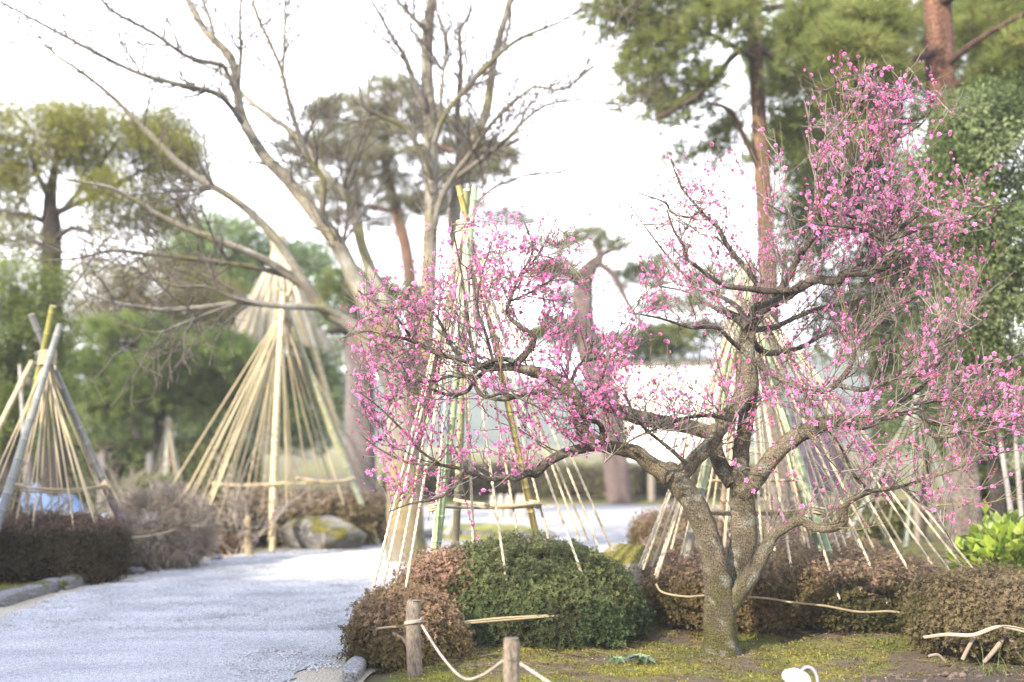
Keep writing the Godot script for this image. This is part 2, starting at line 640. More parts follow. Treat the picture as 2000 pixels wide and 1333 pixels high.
func crown(parent: Node3D, blobs: Array, list: Array, tones: Array, s0: float, s1: float, upright := 0.6, gap := -0.12, thin := 1.0, called := "crown") -> void:
	var spots := []
	var nrm := []
	for e in blobs:                                    # [centre, half size, count]
		var made := 0
		var tries := 0
		var most: float = e[2] * thin
		while made < most and tries < e[2] * 8:
			tries += 1
			var d := RV()
			if d.length() > 1.0:
				continue
			d = d * lerpf(1.0, 1.0 / maxf(d.length(), 0.2), 0.4)
			var p: Vector3 = e[0] + d * e[1]
			if nz2.get_noise_3dv(p * 5.0) + 0.5 * nz.get_noise_3dv(p * 13.0) < gap:
				continue
			spots.append(p)
			nrm.append((Vector3.UP * upright + d * 0.8 + RV() * 0.5).normalized())
			made += 1
	scatter(called, list, spots, nrm, s0, s1, tones.map(func(c): return c * Color(1.25, 1.25, 1.0)), parent)

func twiggery(b: MB, path: PackedVector3Array, rad: PackedFloat32Array, spacing: float, l0: float, l1: float, up: float, col, depth: int, from := 0.2) -> void:
	var acc := 0.0
	for k in range(1, path.size()):
		acc += path[k].distance_to(path[k - 1])
		if float(k) / path.size() < from:
			continue
		while acc > spacing:
			acc -= spacing * R(0.6, 1.4)
			var t := (path[k] - path[k - 1]).normalized()
			var side := t.cross(RV()).normalized()
			var f := 1.0 - 0.45 * float(k) / path.size()
			var g := grow(path[k], t * 0.75 + side * 0.9 + Vector3(0, up, 0), R(l0, l1) * f, 0.22, up * 0.15, 6)
			var r := minf(rad[k] * 0.6, 0.004 + 0.012 * g[0].distance_to(g[6]) / 1.2)
			var rr := taper(r, maxf(r * 0.3, 0.005), 7)
			b.tube(g, rr, 4, col)
			if depth > 0:
				twiggery(b, g, rr, spacing * 0.6, l0 * 0.45, l1 * 0.5, up, col, depth - 1, 0.1)

# a background tree: limbs measured in the photograph, crown as leaf clumps
func tree(called: String, label: String, category: String, trunk: Array, d0: float, d1: float, bark: Color, m: Material, group := "") -> Node3D:
	var q := limb(trunk, d0, d1)
	var foot: Vector3 = q[0][0]
	var o := thing(called, label, category, Vector3(foot.x, 0, foot.z), group)
	var b := mb()
	var low := bark if bark.r < bark.b * 2.2 else Color(0.29, 0.24, 0.20)       # red pines are grey at the foot
	b.tube(q[0], q[1], 14, func(p: Vector3, _f: float):
		var plate := nz2.get_noise_3dv(p * Vector3(60, 22, 60))
		return low.lerp(bark, smoothstep(1.6, 4.0, p.y)) * (1.0 + 0.7 * nz.get_noise_3dv(p * 12.0) + 0.7 * plate), 0.12, 1.2)
	part("trunk", b, m, o)
	return o

func branches(o: Node3D, lists: Array, d0: float, d1: float, bark: Color, m: Material, called := "branch") -> void:
	for l in lists:
		var q := limb(l, d0, d1)
		var b := mb()
		b.tube(q[0], q[1], 7, func(p: Vector3, _f: float): return bark * (1.0 + 0.5 * nz.get_noise_3dv(p * 14.0)), 0.1, 0.8)
		part(called, b, m, o)

# crown blobs given as [x, y, half width, half height, distance, half depth in metres, count]
func pads(list: Array) -> Array:
	var out := []
	for e in list:
		var s: float = e[4] / F
		out.append([P(e[0], e[1], e[4]), Vector3(e[2] * s, e[3] * s, e[5]), int(e[6])])
	return out

# ---------------------------------------------------------------- ground
var gravel := PackedVector2Array()
var sand := PackedVector2Array()
var soil := PackedVector2Array()

func ragged(poly: PackedVector2Array, step: float, amp: float) -> PackedVector2Array:
	var out := PackedVector2Array()
	for k in poly.size():
		var a := poly[k]
		var b := poly[(k + 1) % poly.size()]
		var m := maxi(1, int(a.distance_to(b) / step))
		for j in m:
			var p := a.lerp(b, float(j) / m)
			out.append(p + Vector2(nz.get_noise_2d(p.x * 14.0, p.y * 14.0), nz.get_noise_2d(p.x * 14.0 + 70.0, p.y * 14.0)) * amp)
	return out

func edge_distance(poly: PackedVector2Array, p: Vector2) -> float:      # below zero inside
	var best := 1e9
	for k in poly.size():
		var q := Geometry2D.get_closest_point_to_segment(p, poly[k], poly[(k + 1) % poly.size()])
		best = minf(best, q.distance_squared_to(p))
	return sqrt(best) * (-1.0 if Geometry2D.is_point_in_polygon(p, poly) else 1.0)

var gravel_outline := PackedVector2Array()

func height(x: float, z: float) -> float:
	var d := edge_distance(gravel_outline, Vector2(x, z)) - 0.42
	if d < 0.0:
		return -0.02
	var near := smoothstep(0.0, 0.5, d)
	return -0.02 + near * (0.05 + 0.06 * nz.get_noise_2d(x * 5.0, z * 5.0) + 0.035 * nz.get_noise_2d(x * 21.0, z * 21.0) + 0.012 * nz.get_noise_2d(x * 70.0, z * 70.0))

func flat_sheet(poly: PackedVector2Array, y: float, col: Color) -> MB:
	var b := mb()
	var t := Geometry2D.triangulate_polygon(poly)
	for k in range(0, t.size(), 3):
		var p := []
		for e in 3:
			p.append(Vector3(poly[t[k + e]].x, y, poly[t[k + e]].y))
		if (p[2] - p[0]).cross(p[1] - p[0]).y < 0.0:
			b.tri(p[0], p[2], p[1], col, Vector3.UP)
		else:
			b.tri(p[0], p[1], p[2], col, Vector3.UP)
	return b

func build_ground() -> void:
	for p in [[-7.5, 2.0], [-7.2, -5.0], [-6.0, -9.0], [-4.8, -10.4], [-4.12, -11.6], [-4.05, -13.4], [-3.95, -15.1], [-3.75, -16.3], [-3.6, -17.6], [-3.0, -19.0], [-2.0, -19.9], [-1.85, -21.0], [-2.6, -23.5], [-3.2, -27.0], [-2.6, -31.0], [0.5, -31.6], [4.3, -31.2], [3.3, -25.0], [2.2, -21.0], [1.6, -18.0], [1.1, -15.0], [0.4, -12.8], [-0.45, -11.6], [-1.02, -10.6], [-1.30, -9.7], [-1.46, -8.7], [-1.42, -7.5], [-1.1, -5.0], [-0.5, 2.0]]:
		gravel_outline.append(Vector2(p[0], p[1]))
	gravel = ragged(gravel_outline, 0.12, 0.14)
	var grown := Geometry2D.offset_polygon(gravel_outline, 0.46, Geometry2D.JOIN_ROUND)
	sand = ragged(grown[0], 0.15, 0.22)
	# the ground is one sheet, finer where it is near
	var xs := []
	var zs := []
	for e in [[-150.0, -40.0, 22.0], [-40.0, -14.0, 2.0], [-14.0, -6.4, 0.4], [-6.4, 5.4, 0.09], [5.4, 14.0, 0.4], [14.0, 40.0, 2.0], [40.0, 151.0, 18.5]]:
		var n := int(round((e[1] - e[0]) / e[2]))
		for k in n:
			xs.append(lerpf(e[0], e[1], float(k) / n))
	for e in [[20.0, -5.0, 1.0], [-5.0, -17.0, 0.09], [-17.0, -33.0, 0.3], [-33.0, -70.0, 3.0], [-70.0, -300.0, 23.0]]:
		var n := int(round((e[0] - e[1]) / e[2]))
		for k in n:
			zs.append(lerpf(e[0], e[1], float(k) / n))
	xs.append(151.0)
	zs.append(-300.0)
	var b := mb()
	var nx := xs.size()
	for kz in zs.size():
		for kx in nx:
			var px: float = xs[kx]
			var pz: float = zs[kz]
			var near := px > -16.0 and px < 16.0 and pz > -40.0 and pz < 6.0
			var h := height(px, pz) if near else 0.02
			b.v.append(Vector3(px, h, pz))
			# moss in patches over brown earth
			var a := nz2.get_noise_2d(px * 8.0, pz * 8.0) + 0.6 * nz.get_noise_2d(px * 26.0, pz * 26.0) + 0.5 * nz2.get_noise_2d(px * 80.0, pz * 80.0)
			var earth := Color(0.17, 0.13, 0.085)
			var moss := Color(0.27, 0.25, 0.05).lerp(Color(0.17, 0.185, 0.045), clampf(0.5 + nz.get_noise_2d(px * 15.0 + 40.0, pz * 15.0) * 1.4, 0.0, 1.0))
			var c := earth.lerp(moss, smoothstep(-0.30, 0.16, a))
			# trodden earth at the right front corner
			var bare := smoothstep(0.15, -0.25, Vector2((px - 3.1) / 1.15, (pz + 8.55) / 0.62).length() - 1.0 + 0.35 * nz.get_noise_2d(px * 30.0, pz * 30.0))
			c = c.lerp(Color(0.115, 0.085, 0.065) * (1.0 + 0.4 * nz.get_noise_2d(px * 90.0, pz * 90.0)), bare)
			b.c.append(c)
	for kz in zs.size():
		for kx in nx:
			var l: Vector3 = b.v[kz * nx + maxi(kx - 1, 0)]
			var r: Vector3 = b.v[kz * nx + mini(kx + 1, nx - 1)]
			var f: Vector3 = b.v[maxi(kz - 1, 0) * nx + kx]
			var g: Vector3 = b.v[mini(kz + 1, zs.size() - 1) * nx + kx]
			b.n.append((f - g).cross(r - l).normalized())
			if kx < nx - 1 and kz < zs.size() - 1:
				var q := kz * nx + kx
				b.i.append_array([q, q + nx, q + 1, q + 1, q + nx, q + nx + 1])
	setting("ground", b, mat(T.fine, 1.0, Vector3(3, 3, 3), T.bumps, 3.0))
	var sd := mat(T.fine, 1.0, Vector3(1.6, 1.6, 1.6), T.bumps, 1.0)
	setting("sand_edge", flat_sheet(sand, 0.0, Color(0.46, 0.40, 0.30)), sd)
	M.gravel = mat(noise_tex(0.11, [[0.0, grey(0.55)], [0.42, grey(0.80)], [0.6, grey(0.95)], [1.0, grey(1.0)]], 1024, 3), 0.95, Vector3(1.1, 1.1, 1.1), T.cells, 2.0)
	setting("gravel_path", flat_sheet(gravel, 0.008, Color(0.36, 0.355, 0.35)), M.gravel)
	var back := ragged(PackedVector2Array([Vector2(-10.0, -22.6), Vector2(-5.6, -22.8), Vector2(-5.3, -25.6), Vector2(-10.0, -26.0)]), 0.3, 0.2)
	setting("gravel_path", flat_sheet(back, 0.16, Color(0.36, 0.355, 0.35)), M.gravel)
	# loose stones of the gravel
	var st := mb()
	for k in 120:
		var a := R(0, TAU)
		var q := sqrt(R(0, 1)) * 0.17
		var at := Vector3(cos(a) * q, 0.0, sin(a) * q)
		var s := R(0.004, 0.0105)
		var bs := facing(Vector3.UP + RV() * 0.3, 1.0)
		var tone := grey(R(0.65, 1.2))
		var c6 := [bs.x * s * R(0.8, 1.5), bs.y * s * 0.8, bs.z * s, -bs.x * s, -bs.y * s * 0.5, -bs.z * s * R(0.8, 1.4)]
		for f in [[0, 1, 2], [2, 1, 3], [3, 1, 5], [5, 1, 0]]:
			st.tri(at + c6[f[0]], at + c6[f[1]], at + c6[f[2]], tone)
	var stone_mesh := st.mesh(mat(null, 0.9, Vector3.ONE))
	var where := []
	var cols := []
	while where.size() < 3600:
		var pz := -R(6.5, 19.0) if where.size() % 3 else -R(6.5, 11.0)
		var px := R(-0.42, 0.2) * -pz
		var e := edge_distance(gravel_outline, Vector2(px, pz))
		# thin out towards the worn sandy edge
		if e > 0.1 or (e > -0.9 and rng.randf() < smoothstep(-0.9, 0.1, e + 0.9 * nz.get_noise_2d(px * 16.0, pz * 16.0)) and px > -2.5):
			continue
		where.append(Transform3D(Basis(Vector3.UP, R(0, TAU)) * R(0.8, 1.3), Vector3(px, 0.011, pz)))
		cols.append(Color(0.335, 0.332, 0.332) * (1.0 + 0.35 * nz.get_noise_2d(px * 12.0, pz * 20.0)))
	copies("gravel", stone_mesh, where, cols, self)

func build_moss() -> void:
	var b := mb()
	for k in 34:
		var a := R(0, TAU)
		var q := sqrt(R(0, 1)) * 0.06
		var at := Vector3(cos(a) * q, -0.012, sin(a) * q)
		var d := (Vector3.UP + RV() * 1.1).normalized()
		var s := d.cross(RV()).normalized() * 0.004
		b.tri(at - s, at + d * R(0.012, 0.022) * (1.2 - q * 8.0), at + s, grey(R(0.6, 1.3)), (d + RV() * 0.4).normalized())
	var tuft := b.mesh(M.leaf)
	var where := []
	var cols := []
	while where.size() < 15000:
		var px := R(-0.7, 4.6)
		var pz := -R(7.6, 11.6)
		if where.size() > 12500:
			px = R(-6.3, -3.6); pz = -R(10.5, 16.5)
		if edge_distance(gravel_outline, Vector2(px, pz)) < 0.3:
			continue
		var a := nz2.get_noise_2d(px * 8.0, pz * 8.0) + 0.6 * nz.get_noise_2d(px * 26.0, pz * 26.0) + 0.5 * nz2.get_noise_2d(px * 80.0, pz * 80.0)
		if a < -0.22 or Vector2((px - 3.1) / 1.15, (pz + 8.55) / 0.62).length() + 0.35 * nz.get_noise_2d(px * 30.0, pz * 30.0) < 1.0:
			continue
		where.append(Transform3D(facing(Vector3.UP + RV() * 0.25, R(0.7, 1.4)), Vector3(px, height(px, pz), pz)))
		var c := Color(0.42, 0.37, 0.07).lerp(Color(0.25, 0.27, 0.06), clampf(0.5 + nz.get_noise_2d(px * 15.0 + 40.0, pz * 15.0) * 1.4, 0.0, 1.0))
		cols.append(c.lerp(Color(0.16, 0.10, 0.05), R(0, 1) * smoothstep(0.25, -0.22, a)) * R(0.75, 1.2))
	copies("moss", tuft, where, cols, self)
	var l := mb()                                       # fallen needles, twigs, dry leaves, petals
	for k in 2600:
		var px := R(-0.6, 4.4)
		var pz := -R(7.4, 11.2)
		if edge_distance(gravel_outline, Vector2(px, pz)) < 0.35:
			continue
		var p := Vector3(px, height(px, pz) + 0.014, pz)
		var kind := rng.randf()
		var flat := Vector3(R(-1, 1), R(-0.15, 0.15), R(-1, 1)).normalized()
		if kind < 0.62:
			var c: Color = [Color(0.20, 0.14, 0.09), Color(0.28, 0.22, 0.15), Color(0.12, 0.085, 0.06)][rng.randi() % 3]
			l.tube(PackedVector3Array([p, p + flat * R(0.03, 0.14)]), PackedFloat32Array([0.0022, 0.0014]), 3, c)
		elif kind < 0.92:
			l.leaf(p, flat, flat.cross(Vector3.UP).normalized(), (Vector3.UP + RV() * 0.5).normalized(), R(0.02, 0.045), R(0.010, 0.02), 0.003, 0.006, [Color(0.24, 0.15, 0.08), Color(0.16, 0.10, 0.06), Color(0.33, 0.25, 0.16)][rng.randi() % 3], Color(0.2, 0.13, 0.07))
		else:
			l.leaf(p, flat, flat.cross(Vector3.UP).normalized(), Vector3.UP, 0.016, 0.014, 0.003, 0.002, Color(0.7, 0.5, 0.55), Color(0.6, 0.4, 0.45))
	setting("leaves", l, M.leaf, "stuff")
	var clods := mb()                                   # lumps of trodden earth
	for k in 520:
		var a := R(0, TAU)
		var q := sqrt(R(0, 1))
		var px := 3.1 + cos(a) * q * 1.1
		var pz := -8.55 + sin(a) * q * 0.55
		var s := R(0.003, 0.011) * (1.0 if rng.randf() < 0.9 else 2.0)
		var p := Vector3(px, height(px, pz) + s * 0.3, pz)
		var sd := rng.randf() * 50.0
		clods.lump(func(d: Vector3): return p + d * s * (1.0 + 0.6 * nz.get_noise_3dv(d * 12.0 + Vector3(sd, 0, 0))) * Vector3(1.2, 0.9, 1.0), 4, 6, Color(0.12, 0.09, 0.07) * R(0.7, 1.3))
	setting("dirt", clods, M.core, "stuff")

func stone(called: String, label: String, category: String, at: Vector3, half: Vector3, base: Color, moss: Color, share: float, group := "", sharp := 0.25, power := 2.0) -> void:
	var b := mb()
	var sd := Vector3(rng.randf() * 90.0, rng.randf() * 90.0, 0)
	var cuts := []
	for k in 9:
		cuts.append([(RV() + Vector3(0, 0.3, 0)).normalized(), R(0.62, 0.95)])
	b.lump(func(d: Vector3):
		var r := 1.0
		for e in cuts:
			var q: float = d.dot(e[0])
			if q * r > e[1] and power < 3.0:
				r = e[1] / q
		r *= pow(pow(absf(d.x), power) + pow(absf(d.y), power) + pow(absf(d.z), power), -1.0 / power)
		r *= 1.0 + sharp * 0.4 * nz.get_noise_3dv(d * 9.0 + sd) + 0.05 * nz.get_noise_3dv(d * 40.0 + sd)
		return at + d * r * half + Vector3(0, half.y * 0.55, 0), 26, 40, func(p: Vector3):
		var q := (p - at) / half
		var g := nz2.get_noise_3dv((p + sd) * 9.0) + 0.5 * nz.get_noise_3dv((p + sd) * 45.0) + 0.25 * (q.y - 0.6)
		return (base * (1.0 + 0.3 * nz.get_noise_3dv(p * 33.0))).lerp(moss * (1.0 + 0.5 * nz.get_noise_3dv(p * 90.0)), smoothstep(-0.1, 0.12, g + share - 0.5)))
	single(called, b, M.stone, label, category, at, group)

# ---------------------------------------------------------------- the plum tree
func flower(b: MB, at: Vector3, up: Vector3, r: float, open: float, tint: float) -> void:
	var bs := facing(up, 1.0)
	var rim := Color(0.70, 0.33, 0.55) * tint
	var mid := Color(0.57, 0.13, 0.36) * tint
	var deep := Color(0.40, 0.03, 0.12) * tint
	for ring in 2:
		var rr := r * (1.0 if ring == 0 else 0.68)
		var lift := (0.18 if ring == 0 else 0.42) + (1.0 - open) * 0.7
		for k in 5:
			var a := TAU * (k + 0.5 * ring) / 5 + R(-0.12, 0.12)
			var k0 := b.v.size()
			var tip := rr * (1.0 - (1.0 - open) * 0.35) * R(0.9, 1.08)
			var pts := [[0.08, 0.0, 0.0], [0.62, -0.50, 0.55], [0.98, -0.22, 0.95], [0.98, 0.22, 0.95], [0.62, 0.50, 0.55], [0.6, 0.0, 0.4]]
			for e in pts:
				var q: float = a + e[1] * 0.98
				var rad: float = tip * e[0] / maxf(cos(e[1]), 0.8)
				b.v.append(at + bs.x * cos(q) * rad + bs.z * sin(q) * rad + bs.y * (lift * e[2] * r + 0.12 * r * ring))
				b.c.append(deep if e[0] < 0.1 else mid.lerp(rim, clampf(e[0] * 1.6 - 0.75 + R(-0.15, 0.15), 0.0, 1.0)))
				b.n.append((bs.y * 1.2 - (bs.x * cos(q) + bs.z * sin(q)) * 0.6 * e[0]).normalized())
			for f in [0, 1, 5, 1, 2, 5, 2, 3, 5, 3, 4, 5, 4, 0, 5]:
				b.i.append(k0 + f)
	for k in 5:                                        # calyx
		var a := TAU * k / 5
		var a2 := TAU * (k + 1) / 5
		var low := at - bs.y * r * 0.3
		b.tri(low, at + (bs.x * cos(a) + bs.z * sin(a)) * r * 0.3 + bs.y * r * 0.12, at + (bs.x * cos(a2) + bs.z * sin(a2)) * r * 0.3 + bs.y * r * 0.12, Color(0.20, 0.025, 0.035))
	if open > 0.6:                                     # stamens
		for k in 6:
			var d := (bs.y + (bs.x * R(-1, 1) + bs.z * R(-1, 1)) * 0.7).normalized()
			var s := d.cross(bs.x).normalized() * r * 0.05
			b.tri(at + bs.y * r * 0.1 - s, at + bs.y * r * 0.1 + d * r * 0.75, at + bs.y * r * 0.1 + s, Color(0.85, 0.62, 0.45))

func bud(b: MB, at: Vector3, up: Vector3, r: float, tint: float) -> void:
	var bs := facing(up, r)
	var k0 := b.v.size()
	for e in [[-1.0, 0.0], [-0.35, 0.85], [0.45, 0.9], [1.1, 0.0]]:
		for k in 5:
			var a := TAU * k / 5
			var d: Vector3 = bs.x * cos(a) * e[1] + bs.z * sin(a) * e[1] + bs.y * e[0]
			b.v.append(at + d)
			b.n.append((d + bs.y * 0.01).normalized())
			b.c.append((Color(0.20, 0.02, 0.03) if e[0] < 0.0 else Color(0.66, 0.07, 0.22)) * tint)
	for ring in 3:
		for k in 5:
			var a := k0 + ring * 5 + k
			var c := k0 + ring * 5 + (k + 1) % 5
			b.i.append_array([a, c, a + 5, c, c + 5, a + 5])

var plum_limbs := []
var plum_spots := []          # [position, outward direction, kind]

func in_crown(p: Vector3) -> float:
	var best := 9.0
	for e in [[P(905, 735, 9.7), Vector3(0.86, 1.10, 1.15)], [P(1580, 560, 9.9), Vector3(1.30, 1.36, 1.4)], [P(1800, 850, 9.8), Vector3(0.92, 0.66, 1.2)], [P(1230, 790, 9.6), Vector3(0.75, 0.45, 0.9)], [P(1680, 260, 9.9), Vector3(0.50, 0.62, 0.6)]]:
		best = minf(best, ((p - e[0]) / e[1]).length())
	return best

func flowers_along(path: PackedVector3Array, step: float, share: float, from: float) -> void:
	var acc := 0.0
	var total := path.size() - 1
	for k in range(1, path.size()):
		acc += path[k].distance_to(path[k - 1])
		if float(k) / total < from:
			acc = 0.0
			continue
		while acc > step:
			acc -= step * R(0.55, 1.45)
			if rng.randf() > share:
				continue
			var f := R(0, 1)
			var t := (path[k] - path[k - 1]).normalized()
			var dir := (t.cross(RV()).normalized() + t * R(-0.1, 0.4)).normalized()
			var tipness := float(k) / total
			var kind := 2 if rng.randf() < 0.14 + 0.30 * smoothstep(0.75, 1.0, tipness) else 1 if rng.randf() < 0.3 else 0
			plum_spots.append([path[k - 1].lerp(path[k], f) + dir * (0.012 if kind < 2 else 0.007), dir, kind])

